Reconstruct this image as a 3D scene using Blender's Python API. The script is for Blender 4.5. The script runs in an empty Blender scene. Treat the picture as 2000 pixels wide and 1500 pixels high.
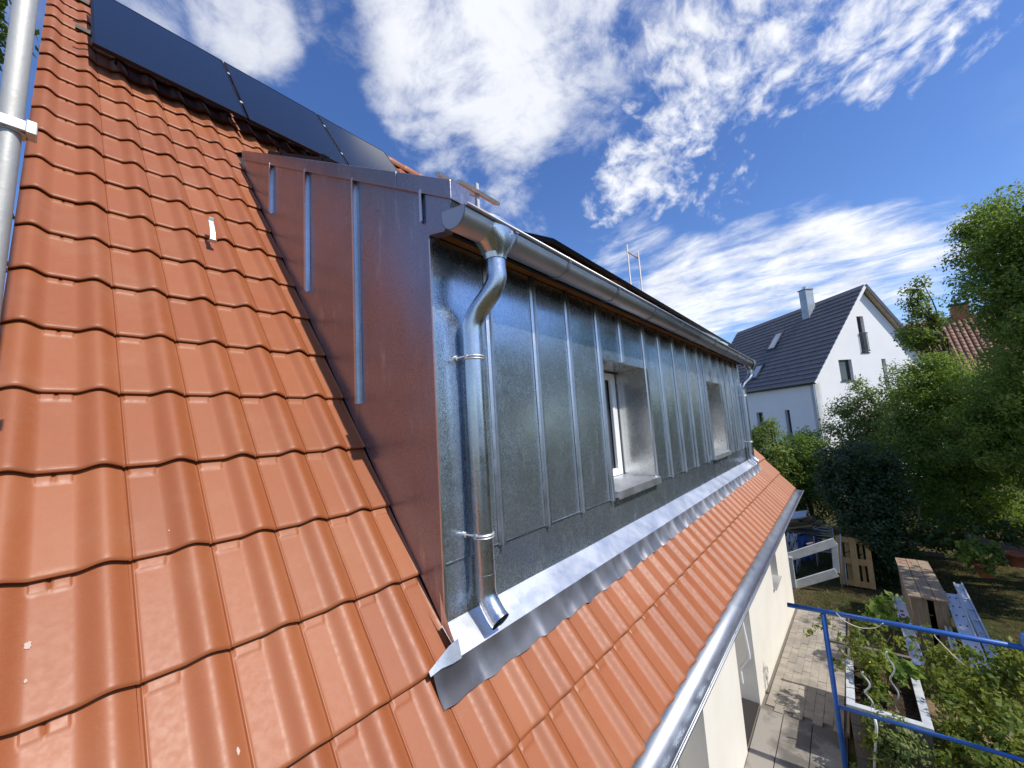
import bpy, math, random
import numpy as np
from mathutils import Matrix, Vector
random.seed(7)
RNG = np.random.default_rng(7)
sc = bpy.context.scene
COL = sc.collection

# ------------------------------------------------------------------ camera
CZ = 3.8                                             # camera height above the yard
FPX = 777.1                                          # focal length in pixels of the 2000 px wide photo
R = np.array([[0.6374478, -0.76788433, -0.06335579],
              [0.04895142, 0.12242297, -0.99127008],
              [0.76893697, 0.62878158, 0.11562728]])  # rows: right, down, forward
camd = bpy.data.cameras.new('camera')
camd.sensor_width = 36.0
camd.lens = FPX / 2000 * 36.0
camd.clip_start = 0.05
camd.clip_end = 3000
cam = bpy.data.objects.new('camera', camd)
COL.objects.link(cam)
M = Matrix.Identity(4)
for i in range(3):
    M[i][0], M[i][1], M[i][2] = R[0][i], -R[1][i], -R[2][i]
M[2][3] = CZ
cam.matrix_world = M
sc.camera = cam

# ------------------------------------------------------------------ light
SUN_EL, SUN_AZ = math.radians(50), math.radians(3)   # azimuth from -Y towards +X
sun_dir = Vector((math.sin(SUN_AZ) * math.cos(SUN_EL), -math.cos(SUN_AZ) * math.cos(SUN_EL), math.sin(SUN_EL)))
sd = bpy.data.lights.new('sun', 'SUN')
sd.energy = 4.2
sd.angle = math.radians(0.55)
sd.color = (1.0, 0.95, 0.87)
so = bpy.data.objects.new('sun', sd)
so.rotation_euler = sun_dir.to_track_quat('Z', 'Y').to_euler()
so.location = (0, -20, 40)
COL.objects.link(so)
sc.view_settings.view_transform = 'Standard'
sc.view_settings.look = 'None'
sc.view_settings.gamma = 1.0
sc.view_settings.exposure = 0.2
sc.view_settings.use_curve_mapping = False

# ------------------------------------------------------------------ pixel -> direction helpers
def ray(u, v):
    return R.T @ np.array([(u - 1000) / FPX, (v - 750) / FPX, 1.0])
C0 = np.array([0, 0, CZ])
def onP(u, v, p0, n):
    d = ray(u, v); n = np.array(n, float)
    return C0 + d * (((np.array(p0, float) - C0) @ n) / (d @ n))
def onX(u, v, x): return onP(u, v, (x, 0, 0), (1, 0, 0))
def onY(u, v, y): return onP(u, v, (0, y, 0), (0, 1, 0))
def onZ(u, v, z): return onP(u, v, (0, 0, z), (0, 0, 1))
def sdir(u, v):
    d = ray(u, v); return d / np.linalg.norm(d)

# ------------------------------------------------------------------ node helpers
class NT:
    def __init__(self, tree):
        self.t = tree; self.n = tree.nodes; self.l = tree.links
    def new(self, typ, **kw):
        nd = self.n.new(typ)
        for k, v in kw.items():
            if k == 'inp':
                for kk, vv in v.items():
                    s = nd.inputs[kk]
                    if hasattr(vv, 'is_output') or isinstance(vv, bpy.types.NodeSocket): self.l.new(vv, s)
                    else: s.default_value = vv
            else: setattr(nd, k, v)
        return nd
    def math(self, op, a, b=0.0, c=0.0, clamp=False):
        nd = self.n.new('ShaderNodeMath'); nd.operation = op; nd.use_clamp = clamp
        for i, v in enumerate((a, b, c)):
            if isinstance(v, bpy.types.NodeSocket): self.l.new(v, nd.inputs[i])
            else: nd.inputs[i].default_value = v
        return nd.outputs[0]
    def maprange(self, v, a, b, c=0.0, d=1.0, smooth=True):
        nd = self.n.new('ShaderNodeMapRange')
        nd.interpolation_type = 'SMOOTHSTEP' if smooth else 'LINEAR'
        if isinstance(v, bpy.types.NodeSocket): self.l.new(v, nd.inputs[0])
        else: nd.inputs[0].default_value = v
        for i, x in enumerate((a, b, c, d)): nd.inputs[i + 1].default_value = x
        return nd.outputs[0]
    def mix(self, f, a, b, blend='MIX'):
        nd = self.n.new('ShaderNodeMix'); nd.data_type = 'RGBA'; nd.blend_type = blend
        for s, v in ((nd.inputs[0], f), (nd.inputs[6], a), (nd.inputs[7], b)):
            if isinstance(v, bpy.types.NodeSocket): self.l.new(v, s)
            elif isinstance(v, (int, float)): s.default_value = v
            else: s.default_value = (*v, 1.0) if len(v) == 3 else v
        return nd.outputs[2]
    def noise(self, vec, scale, detail=4, rough=0.55, dist=0.0, out='Fac'):
        nd = self.n.new('ShaderNodeTexNoise')
        if vec is not None: self.l.new(vec, nd.inputs['Vector'])
        nd.inputs['Scale'].default_value = scale; nd.inputs['Detail'].default_value = detail
        nd.inputs['Roughness'].default_value = rough; nd.inputs['Distortion'].default_value = dist
        return nd.outputs[out]
    def mapping(self, vec, scale=(1, 1, 1), loc=(0, 0, 0), rot=(0, 0, 0)):
        nd = self.n.new('ShaderNodeMapping'); self.l.new(vec, nd.inputs[0])
        nd.inputs['Scale'].default_value = scale; nd.inputs['Location'].default_value = loc
        nd.inputs['Rotation'].default_value = rot
        return nd.outputs[0]

def newmat(name):
    m = bpy.data.materials.new(name); m.use_nodes = True
    t = NT(m.node_tree); t.n.clear()
    out = t.new('ShaderNodeOutputMaterial'); b = t.new('ShaderNodeBsdfPrincipled')
    t.l.new(b.outputs[0], out.inputs[0])
    return m, t, b, out
def setb(t, b, **kw):
    names = {'base': 'Base Color', 'rough': 'Roughness', 'metal': 'Metallic', 'spec': 'Specular IOR Level',
             'coat': 'Coat Weight', 'coatr': 'Coat Roughness', 'normal': 'Normal', 'ior': 'IOR',
             'trans': 'Transmission Weight', 'alpha': 'Alpha'}
    for k, v in kw.items():
        s = b.inputs[names[k]]
        if isinstance(v, bpy.types.NodeSocket): t.l.new(v, s)
        elif isinstance(v, (tuple, list)): s.default_value = (*v, 1.0) if len(v) == 3 else v
        else: s.default_value = v
def bump(t, h, strength, dist=0.01, normal=None):
    nd = t.new('ShaderNodeBump'); t.l.new(h, nd.inputs['Height'])
    nd.inputs['Strength'].default_value = strength; nd.inputs['Distance'].default_value = dist
    if normal is not None: t.l.new(normal, nd.inputs['Normal'])
    return nd.outputs[0]
def coords(t, kind='Object'):
    return t.new('ShaderNodeTexCoord').outputs[kind]
def geo_pos(t): return t.new('ShaderNodeNewGeometry').outputs['Position']

# ------------------------------------------------------------------ sky
w = bpy.data.worlds.new('World'); sc.world = w; w.use_nodes = True
t = NT(w.node_tree); t.n.clear()
wo = t.new('ShaderNodeOutputWorld'); bg = t.new('ShaderNodeBackground'); t.l.new(bg.outputs[0], wo.inputs[0])
bg.inputs['Strength'].default_value = 0.135
sky = t.new('ShaderNodeTexSky'); sky.sky_type = 'NISHITA'; sky.sun_disc = False
sky.sun_elevation = SUN_EL
sky.sun_rotation = math.atan2(sun_dir.x, sun_dir.y)
sky.air_density = 1.0; sky.dust_density = 0.3; sky.ozone_density = 3.0; sky.altitude = 300
hs = t.new('ShaderNodeHueSaturation', inp={'Hue': 0.512, 'Saturation': 1.2, 'Value': 1.18, 'Color': sky.outputs[0]})
D = coords(t, 'Generated')
sep = t.new('ShaderNodeSeparateXYZ'); t.l.new(D, sep.inputs[0])
zz = t.math('ADD', t.math('MAXIMUM', sep.outputs[2], 0.0), 0.16)
px_ = t.math('DIVIDE', sep.outputs[0], zz); py_ = t.math('DIVIDE', sep.outputs[1], zz)
cb = t.new('ShaderNodeCombineXYZ'); t.l.new(px_, cb.inputs[0]); t.l.new(py_, cb.inputs[1])
P = cb.outputs[0]
def blob(u, v, rpx, wgt):
    c = sdir(u, v)
    ca = math.cos(rpx / FPX)
    dn = t.new('ShaderNodeVectorMath'); dn.operation = 'DOT_PRODUCT'
    t.l.new(D, dn.inputs[0]); dn.inputs[1].default_value = c
    return t.maprange(dn.outputs['Value'], ca, 1.0 - (1.0 - ca) * 0.12, 0.0, wgt)
BIG = [(900, 60, 200, .62), (820, 190, 120, .5), (1000, 170, 150, .6), (770, 165, 80, .35), (1080, 60, 170, .55), (1190, 60, 150, .42), (1180, 170, 110, .32), (1100, 230, 110, .34), (700, 60, 90, .3),
       (860, 280, 110, .42), (1010, 330, 90, .4), (1025, 410, 50, .3), (960, 240, 120, .4), (740, 260, 60, .18),
       (470, 20, 100, .5), (580, 10, 60, .35), (250, -60, 100, .4), (990, 290, 90, .42), (1000, 380, 70, .42), (1030, 440, 60, .34), (900, 350, 80, .3)]
ALTO = [(1240, 340, 90, .46), (1180, 400, 60, .34), (1330, 250, 80, .44), (1300, 350, 90, .34), (1390, 190, 70, .42), (1360, 60, 100, .44),
        (1480, 60, 110, .42), (1600, 60, 110, .36), (1740, 30, 120, .42), (1880, 0, 90, .34), (1470, 160, 110, .26), (1600, 160, 90, .16),
        (1390, 350, 90, .22), (1240, 140, 90, .26)]
LOW = [(1240, 500, 110, .4), (1350, 570, 130, .62), (1180, 470, 80, .3), (1480, 540, 130, .55), (1600, 520, 130, .6),
       (1720, 510, 110, .55), (1840, 470, 80, .45), (1450, 430, 60, .22), (1300, 640, 90, .5), (1700, 590, 110, .4), (1980, 460, 80, .3)]
def total(lst):
    s = None
    for b_ in lst:
        o_ = blob(*b_); s = o_ if s is None else t.math('MAXIMUM', s, o_)
    return s
wv = t.noise(P, 1.1, 3, 0.5, 0, 'Color')
vm = t.new('ShaderNodeVectorMath'); vm.operation = 'MULTIPLY_ADD'
t.l.new(wv, vm.inputs[0]); vm.inputs[1].default_value = (.35, .35, 0); t.l.new(P, vm.inputs[2])
PW = vm.outputs[0]
n_big = t.noise(PW, 3.2, 12, 0.62, 0.2)
n_det = t.noise(PW, 12.0, 9, 0.65, 0.25)
n_alto = t.noise(t.mapping(PW, (1.0, 1.5, 1), (3, 1, 0), (0, 0, .6)), 13.0, 7, 0.6, 0.25)
n_low = t.noise(t.mapping(PW, (1.3, .55, 1), (1, 7, 0), (0, 0, -.5)), 5.5, 10, 0.62, 0.2)
n_far = t.noise(t.mapping(P, (.8, .8, 1), (9, 4, 0)), 1.1, 10, 0.6, 0.3)
d_big = t.maprange(t.math('ADD', t.math('ADD', n_big, t.math('MULTIPLY', t.math('SUBTRACT', n_det, .3), .55)), t.math('SUBTRACT', total(BIG), .17)), .70, 1.18)
d_alto = t.maprange(t.math('ADD', t.math('ADD', n_alto, t.math('MULTIPLY', n_big, .35)), t.math('SUBTRACT', total(ALTO), .16)), .72, 1.14)
d_low = t.maprange(t.math('ADD', n_low, t.math('SUBTRACT', total(LOW), .12)), .68, 1.12)
# outside the picture the same kind of broken cloud goes on
view = t.new('ShaderNodeVectorMath'); view.operation = 'DOT_PRODUCT'; t.l.new(D, view.inputs[0]); view.inputs[1].default_value = R[2]
outside = t.maprange(view.outputs['Value'], .62, .35)
d_far = t.math('MULTIPLY', t.maprange(n_far, .5, .72, 0, .85), outside)
dens = t.math('MAXIMUM', t.math('MAXIMUM', d_big, t.math('MULTIPLY', d_alto, .88)), t.math('MAXIMUM', t.math('MULTIPLY', d_low, .9), d_far))
thick = t.maprange(t.math('ADD', n_big, t.math('MULTIPLY', n_det, .5)), .62, .98)
ccol = t.mix(thick, (7.6, 7.65, 7.8), (5.3, 5.5, 6.0))
hz = t.maprange(sep.outputs[2], .0, .1, .5, 0.0)
skyc = t.mix(hz, hs.outputs[0], (4.2, 5.2, 6.6))
allc = t.mix(dens, skyc, ccol)
t.l.new(allc, bg.inputs['Color'])

# ------------------------------------------------------------------ objects
WORLD = {}
def mk(name, mesh, parent=None, M=None, mat=None):
    o = bpy.data.objects.new(name, mesh)
    COL.objects.link(o)
    M = M or Matrix.Identity(4)
    WORLD[o] = M
    if parent is not None:
        o.parent = parent
        o.matrix_parent_inverse = WORLD[parent].inverted()
    o.matrix_basis = M
    if mat is not None and mesh is not None and not mesh.materials: mesh.materials.append(mat)
    return o
def thing(name, label, cat, loc, group=None):
    o = mk(name, None, None, Matrix.Translation(Vector(loc)))
    o.empty_display_size = 0.2
    return tag(o, label, cat, group)
def tag(o, label=None, cat=None, group=None, kind=None):
    if label: o['label'] = label
    if cat: o['category'] = cat
    if group: o['group'] = group
    if kind: o['kind'] = kind
    return o

class G:
    def __init__(self): self.v = []; self.f = []; self.n = 0
    def add(self, verts, faces):
        self.v.append(np.asarray(verts, float)); self.f += [tuple(i + self.n for i in q) for q in faces]; self.n += len(verts)
        return self
    def quad(self, a, b, c, d): return self.add([a, b, c, d], [(0, 1, 2, 3)])
    def box(self, lo, hi):
        x0, y0, z0 = lo; x1, y1, z1 = hi
        return self.hexa([(x0, y0, z0), (x1, y0, z0), (x1, y1, z0), (x0, y1, z0)], [(x0, y0, z1), (x1, y0, z1), (x1, y1, z1), (x0, y1, z1)])
    def hexa(self, a, b):
        return self.add(list(a) + list(b), [(3, 2, 1, 0), (4, 5, 6, 7), (0, 1, 5, 4), (1, 2, 6, 5), (2, 3, 7, 6), (3, 0, 4, 7)])
    def obox(self, c, ax, ay, az, sx, sy, sz):
        c = np.array(c, float); ax = np.array(ax, float); ay = np.array(ay, float); az = np.array(az, float)
        p = lambda i, j, k: c + ax * sx * i / 2 + ay * sy * j / 2 + az * sz * k / 2
        return self.hexa([p(-1, -1, -1), p(1, -1, -1), p(1, 1, -1), p(-1, 1, -1)], [p(-1, -1, 1), p(1, -1, 1), p(1, 1, 1), p(-1, 1, 1)])
    def prism(self, poly, ext):
        n = len(poly); e = np.array(ext, float); a = np.array(poly, float)
        return self.add(np.vstack([a, a + e]), [tuple(range(n))[::-1], tuple(range(n, 2 * n))] + [(i, (i + 1) % n, n + (i + 1) % n, n + i) for i in range(n)])
    def tube(self, pts, r, n=12, caps=True, closed=False):
        pts = np.array(pts, float); m = len(pts)
        rr = np.full(m, r, float) if np.isscalar(r) else np.array(r, float)
        tg = np.gradient(pts, axis=0) if m > 2 else np.repeat((pts[1] - pts[0])[None], m, 0)
        tg /= np.linalg.norm(tg, axis=1)[:, None] + 1e-12
        ref = np.array([0, 0, 1.0]) if abs(tg[0][2]) < .9 else np.array([1.0, 0, 0])
        u = np.cross(tg[0], ref); u /= np.linalg.norm(u)
        V = []
        for i in range(m):
            u = u - tg[i] * (u @ tg[i]); u /= np.linalg.norm(u) + 1e-12
            w_ = np.cross(tg[i], u)
            for k in range(n):
                a = 2 * math.pi * k / n
                V.append(pts[i] + rr[i] * (math.cos(a) * u + math.sin(a) * w_))
        F = [(i * n + k, i * n + (k + 1) % n, (i + 1) * n + (k + 1) % n, (i + 1) * n + k) for i in range(m - 1) for k in range(n)]
        if caps: F += [tuple(range(n))[::-1], tuple(range((m - 1) * n, m * n))]
        return self.add(V, F)
    def grid(self, arr):
        a = np.asarray(arr, float); h, w_ = a.shape[:2]
        return self.add(a.reshape(-1, 3), [(i * w_ + j, i * w_ + j + 1, (i + 1) * w_ + j + 1, (i + 1) * w_ + j) for i in range(h - 1) for j in range(w_ - 1)])
    def mesh(self, name, smooth=False, angle=None):
        me = bpy.data.meshes.new(name)
        me.from_pydata(np.vstack(self.v).tolist(), [], self.f)
        if smooth or angle: me.polygons.foreach_set('use_smooth', [True] * len(me.polygons))
        if angle: me.set_sharp_from_angle(angle=math.radians(angle))
        me.update()
        return me
    def build(self, name, mat, parent=None, smooth=False, angle=None, bevel=0, M=None):
        o = mk(name, self.mesh(name, smooth, angle), parent, M, mat)
        if bevel:
            b_ = o.modifiers.new('bevel', 'BEVEL'); b_.width = bevel; b_.segments = 2; b_.limit_method = 'ANGLE'
        return o
def bez(pts, n=24):
    """Catmull-Rom through points"""
    p = np.array(pts, float); p = np.vstack([2 * p[0] - p[1], p, 2 * p[-1] - p[-2]]); out = []
    for i in range(1, len(p) - 2):
        for s_ in np.linspace(0, 1, n, endpoint=False):
            a, b, c, d = p[i - 1:i + 3]
            out.append(.5 * ((2 * b) + (-a + c) * s_ + (2 * a - 5 * b + 4 * c - d) * s_ ** 2 + (-a + 3 * b - 3 * c + d) * s_ ** 3))
    out.append(p[-2]); return np.array(out)

# ------------------------------------------------------------------ materials
def m_tile():
    m, t, b, _ = newmat('terracotta_engobe')
    P = geo_pos(t); rnd = t.new('ShaderNodeObjectInfo').outputs['Random']
    n1 = t.noise(P, 3.0, 4); n2 = t.noise(P, 160, 3, .6)
    c = t.mix(t.maprange(rnd, 0, 1, 0, 1, False), (.275, .079, .023), (.335, .110, .038))
    c = t.mix(t.maprange(n1, .3, .75, 0, .5), c, (.315, .084, .021))
    c = t.mix(t.maprange(n2, .52, .75, 0, .16), c, (.42, .22, .14))
    n3 = t.noise(P, 2.2, 7, .7); c = t.mix(t.maprange(n3, .5, .72, 0, .3), c, (.37, .17, .09))
    setb(t, b, base=c, rough=t.maprange(t.noise(P, 40, 4), .3, .7, .48, .57), spec=.62,
         normal=bump(t, n2, .06, .003))
    return m
def m_metal(name, base, r0, r1, spangle=0.0, streak=0.0, bumpy=.05, vert=True, dark=None, metal=1.0, waves=0.0):
    m, t, b, _ = newmat(name)
    P = geo_pos(t)
    c = t.mix(t.maprange(t.noise(P, 1.7, 5), .3, .7), base, tuple(x * .82 for x in base))
    rough = t.maprange(t.noise(P, 5, 6, .65), .3, .7, r0, r1)
    nrm = None
    if spangle:
        vo = t.new('ShaderNodeTexVoronoi', inp={'Scale': 330.0}); t.l.new(t.mapping(P, (1, 1, .5)), vo.inputs['Vector'])
        sepc = t.new('ShaderNodeSeparateColor'); t.l.new(vo.outputs['Color'], sepc.inputs[0])
        grain = t.math('ADD', t.math('MULTIPLY', sepc.outputs[0], .6), t.math('MULTIPLY', t.noise(t.mapping(P, (1, 1, .35)), 150, 3, .7), .7))
        c = t.mix(t.math('MULTIPLY', t.maprange(grain, .35, 1.0), spangle), c, tuple(min(1, x * 1.5) for x in base))
        c = t.mix(t.math('MULTIPLY', t.maprange(grain, .6, .3), spangle * .7), c, tuple(x * .66 for x in base))
        rough = t.math('ADD', rough, t.math('MULTIPLY', t.math('SUBTRACT', grain, .6), .22 * spangle))
        nrm = bump(t, grain, .03 + .10 * spangle, .001)
    if streak:
        s1 = t.noise(t.mapping(P, (3.0, 3.0, 1.0)), 2.2, 5, .6, .2)
        s2 = t.noise(t.mapping(P, (1, 1, .2)), 26, 4, .6)
        sm = t.math('MULTIPLY', t.maprange(t.math('ADD', s1, t.math('MULTIPLY', s2, .3)), .72, .98), streak)
        c = t.mix(sm, c, (.8, .82, .84)); rough = t.math('ADD', rough, t.math('MULTIPLY', sm, .22))
        s3 = t.maprange(t.noise(t.mapping(P, (1, 1, .06)), 14, 4, .6), .5, .75, 0, .35 * streak)
        c = t.mix(s3, c, tuple(x * .6 for x in base))
    if waves:
        nrm = bump(t, t.noise(P, 1.6, 2, .4), waves, .05, nrm)
    nrm = bump(t, t.noise(P, 60, 4, .6), bumpy, .002, nrm)
    setb(t, b, base=c, rough=rough, metal=metal, normal=nrm)
    return m
def m_simple(name, c0, c1=None, scale=6, rough=.6, spec=.4, metal=0.0, bumps=.1, bscale=80, bdist=.004, detail=5, stretch=(1, 1, 1), coat=0.0, lo=.35, hi=.65, local=False):
    m, t, b, _ = newmat(name)
    P = t.mapping(coords(t) if local else geo_pos(t), stretch)
    c = c0 if c1 is None else t.mix(t.maprange(t.noise(P, scale, detail, .6), lo, hi), c0, c1)
    if isinstance(c, tuple): c = t.mix(t.maprange(t.noise(P, 3, 4), .3, .7, 0, .3), c, tuple(x * .75 for x in c))
    setb(t, b, base=c, rough=rough, spec=spec, metal=metal, coat=coat, coatr=.15, normal=bump(t, t.noise(P, bscale, 4, .6), bumps, bdist))
    return m
def m_wood(name, c0, c1, axis=(1, 12, 12), rough=.75, dirt=.4):
    m, t, b, _ = newmat(name)
    P = geo_pos(t); rnd = t.new('ShaderNodeObjectInfo').outputs['Random']
    va = t.new('ShaderNodeVectorMath', operation='ADD'); t.l.new(t.mapping(P, axis), va.inputs[0])
    cx = t.new('ShaderNodeCombineXYZ'); t.l.new(t.math('MULTIPLY', rnd, 37.0), cx.inputs[0]); t.l.new(cx.outputs[0], va.inputs[1])
    g = t.noise(va.outputs[0], 5, 6, .65, .4)
    c = t.mix(t.maprange(g, .3, .72), c0, c1)
    c = t.mix(t.math('MULTIPLY', rnd, .25), c, tuple(x * .5 for x in c0))
    c = t.mix(t.maprange(t.noise(P, 4, 5, .65), .52, .75, 0, dirt), c, tuple(x * .35 for x in c0))
    setb(t, b, base=c, rough=rough, spec=.3, normal=bump(t, g, .25, .004))
    return m
def m_leaf(name, cols, trans=.35):
    m, t, b, out = newmat(name)
    at = t.new('ShaderNodeAttribute', attribute_name='tint')
    r = t.new('ShaderNodeValToRGB'); t.l.new(at.outputs['Fac'], r.inputs[0])
    e = r.color_ramp.elements
    while len(e) < len(cols): e.new(.5)
    for i, c in enumerate(cols): e[i].position = i / (len(cols) - 1); e[i].color = (*c, 1)
    setb(t, b, base=r.outputs[0], rough=.5, spec=.35)
    tr = t.new('ShaderNodeBsdfTranslucent'); t.l.new(t.mix(.5, r.outputs[0], (.35, .45, .05), 'MIX'), tr.inputs[0])
    mx = t.new('ShaderNodeMixShader'); mx.inputs[0].default_value = trans
    t.l.new(b.outputs[0], mx.inputs[1]); t.l.new(tr.outputs[0], mx.inputs[2]); t.l.new(mx.outputs[0], out.inputs[0])
    return m
def m_glass(name, tint=(.02, .025, .03), rough=.03):
    m, t, b, _ = newmat(name)
    setb(t, b, base=tint, rough=rough, spec=.6, coat=.6 if rough < .1 else .2, coatr=.02)
    return m
MT = {}
MT['tile'] = m_tile()
MT['deck'] = m_simple('roof_underlay', (.035, .03, .028), rough=.9)
MT['zinc'] = m_metal('galvanised_sheet', (.49, .58, .70), .18, .27, spangle=.75, streak=.6, waves=.05, metal=.9)
MT['zinc_plain'] = m_metal('zinc_flashing', (.80, .82, .85), .40, .52, spangle=.25, streak=.2)
MT['zinc_pipe'] = m_metal('zinc_pipe', (.58, .62, .67), .24, .34, spangle=.3, streak=.12)
MT['zinc_gutter'] = m_metal('zinc_gutter', (.44, .47, .51), .44, .55, spangle=.15, streak=.12)
MT['zinc_cheek'] = m_metal('preweathered_zinc', (.30, .295, .345), .27, .36, spangle=.4, streak=.5, waves=.035, metal=.82)
MT['reveal'] = m_metal('reveal_sheet', (.78, .79, .77), .22, .3, spangle=.15, waves=.06, metal=.85)
MT['seam'] = m_metal('seam_sheet', (.66, .69, .73), .28, .4, spangle=.3, streak=.35)
MT['lead'] = m_metal('lead_flashing', (.36, .355, .37), .46, .62, streak=.35, bumpy=.12)
MT['plaster'] = m_simple('cream_plaster', (.80, .765, .68), (.76, .72, .63), scale=1.5, rough=.9, spec=.2, bumps=.25, bscale=220, bdist=.003)
MT['splash'] = m_simple('dried_mortar', (.55, .42, .35), rough=.9)
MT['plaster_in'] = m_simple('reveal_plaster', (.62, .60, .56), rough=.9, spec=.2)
MT['white'] = m_simple('white_upvc', (.82, .83, .84), rough=.3, spec=.5, bumps=.02)
MT['glass'] = m_glass('window_glass')
MT['pv'] = m_glass('solar_glass', (.012, .013, .018), .12)
MT['pv_frame'] = m_simple('black_anodised', (.02, .02, .022), rough=.35, metal=.6, bumps=.02)
MT['rail'] = m_simple('dark_rail', (.02, .016, .015), rough=.5, metal=.4)
MT['soffit'] = m_wood('soffit_wood', (.36, .17, .055), (.26, .12, .04), (1, 14, 14))
MT['black'] = m_simple('black_mesh', (.012, .012, .012), rough=.8)
MT['steel'] = m_metal('galvanised_tube', (.56, .55, .51), .5, .7, streak=.8, bumpy=.5, metal=.45)
MT['alu'] = m_metal('aluminium', (.68, .68, .67), .42, .58, streak=.3, metal=.75)
MT['blue'] = m_simple('blue_paint', (.025, .12, .42), (.02, .09, .34), rough=.4, spec=.5, bumps=.05)

# ------------------------------------------------------------------ main house
W, L, TH = 0.24, 0.42034, 0.91635758
cT, sT = math.cos(TH), math.sin(TH)
O = np.array([0.015, 3.063, 4.764])
DOWN = np.array([0, -cT, -sT]); NRM = np.array([0, -sT, cT])
def rp(col, row, n=0.0):                              # point on the roof plane
    return O + np.array([col * W, 0, 0]) + DOWN * (row * L) + NRM * n
def onRoof(u, v, off=0.0): return onP(u, v, O + NRM * off, NRM)
RM = Matrix(((1, 0, 0, 0), (0, cT, -sT, 0), (0, sT, cT, 0), (0, 0, 0, 1)))     # local x, up-slope, normal
H = 0.033
def hprof(u):
    d = (u - .755) - np.round(u - .755 + .06)
    wd_ = np.where(d < 0, .33, .32)
    return H * np.where(np.abs(d) < wd_, np.cos(np.pi / 2 * np.clip(np.abs(d) / wd_, 0, 1)) ** 2, 0)
def tile_mesh(name, u0=0.0, u1=1.0, verge=False, notch=False):
    nu = int(44 * (u1 - u0)) + 2
    u = np.unique(np.concatenate([np.linspace(u0, u1, nu), [x for x in (.03, .045, .055, .07, .4, .43) if u0 < x < u1]]))
    ys = np.array([0.0, .002, .005, .009, .014, .03, .1, .2, .3, L - .062, L - .052, L - .042, L - .034, L - .028, L, L + .06])
    hp = hprof(u)
    if not verge:
        hp = hp - .006 * np.clip((.045 - u) / .015, 0, 1) * (u < .045)
        hp = hp + .002 * np.exp(-((u - .058) / .010) ** 2)
    V = []
    for y in ys:
        n = hp - .008 - .030 * y / L
        nose = .009 * np.clip(1 - y / .014, 0, 1) ** 2
        n = n - nose
        ledge = np.clip((y - (L - .042)) / .012, 0, 1)
        trap = np.clip((u - .06) / .012, 0, 1) * np.clip((.43 - u - (L - y) * .8 + .03) / .03, 0, 1)
        if verge: trap = np.clip((u - .02) / .03, 0, 1) * np.clip((.44 - u) / .03, 0, 1)
        n = n + .005 * ledge * trap
        if not verge: n = n - .008 * np.clip((y - (L - .034)) / .006, 0, 1) * np.clip(1 - np.abs(u - .075) / .02, 0, 1)
        if notch:
            yy = np.clip((y - (L - .045)) / .03, 0, 1)
            n = n - .010 * yy * np.clip(1 - np.abs(u - .225) / (.012 + .02 * yy), 0, 1)
        V.append(np.stack([u * W, np.full_like(u, y), n], 1))
    top = np.array(V)
    lip = top[0].copy(); lip[:, 2] = hp - .028; lip[:, 1] = .003
    und = lip.copy(); und[:, 1] = .08; und[:, 2] = hp - .036
    g = G(); g.grid(np.concatenate([und[None], lip[None], top]))
    rs = top[:, -1, :]; rb = rs.copy(); rb[:, 2] -= .016; g.grid(np.stack([rs, rb], 1))
    if verge:
        ls = top[:, 0, :]; lb = ls.copy(); lb[:, 2] -= .07; g.grid(np.stack([lb, ls], 1))
    return g.mesh(name, angle=50)
house = thing('dormer_house', 'house with orange clay tile roof, zinc clad dormer and cream plaster ground floor', 'house', (5.5, 3.5, 0))
RIDGE = -15.3
yr, zr = rp(0, RIDGE)[1:]; ye, ze = rp(0, 7.9)[1:]
XA, XB = -0.08, 11.12
g = G()
a0 = rp(0, RIDGE, -.05); a1 = rp(0, 7.85, -.05)
g.hexa([(XA, a0[1], a0[2] - .06), (XB, a0[1], a0[2] - .06), (XB, a1[1], a1[2] - .06), (XA, a1[1], a1[2] - .06)],
       [(XA, a0[1], a0[2]), (XB, a0[1], a0[2]), (XB, a1[1], a1[2]), (XA, a1[1], a1[2])])
g.hexa([(XA, a0[1] + .01, a0[2] - .06), (XB, a0[1] + .01, a0[2] - .06), (XB, 2 * yr - a1[1], a1[2] - .06), (XA, 2 * yr - a1[1], a1[2] - .06)],
       [(XA, a0[1] + .01, a0[2]), (XB, a0[1] + .01, a0[2]), (XB, 2 * yr - a1[1], a1[2]), (XA, 2 * yr - a1[1], a1[2])])
roof = g.build('roof', MT['deck'], house)
TM = {'full': tile_mesh('roof_tile'), 'verge': tile_mesh('verge_tile', -.5, 1.0, True, True), 'verge_cut': tile_mesh('verge_tile_cut', -.34, 1.0, True, True),
      'cut': tile_mesh('cut_tile', 0, .51), 'end': tile_mesh('end_tile', 0, .42)}
def put_tile(kind, col, row, name='roof_tile'):
    p = rp(col, row)
    j = Matrix.Rotation(random.uniform(-.003, .003), 4, 'Z') @ Matrix.Rotation(random.uniform(-.004, .004), 4, 'X')
    Mx = Matrix.Translation(Vector(p + NRM * random.uniform(-.001, .0015))) @ RM @ j
    return mk(name, TM[kind], roof, Mx, MT['tile'])
for r in range(-15, 9):
    put_tile('verge_cut' if r in (5, 6) else 'verge', 0, r, 'verge_tile')
    for c in range(1, 5): put_tile('full', c, r)
    if -6 <= r <= 6: put_tile('cut', 5, r, 'cut_tile')
for r in range(-11, -6):
    for c in range(5, 13): put_tile('full', c, r)
for r in range(-15, -11):
    for c in range(17, 22): put_tile('full', c, r)
for r in (7, 8):
    for c in range(5, 46): put_tile('full', c, r)
    put_tile('end', 46, r, 'cut_tile')
for r in (4, 5, 6):
    for c in range(41, 46): put_tile('full', c, r)
    put_tile('end', 46, r, 'cut_tile')
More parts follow.
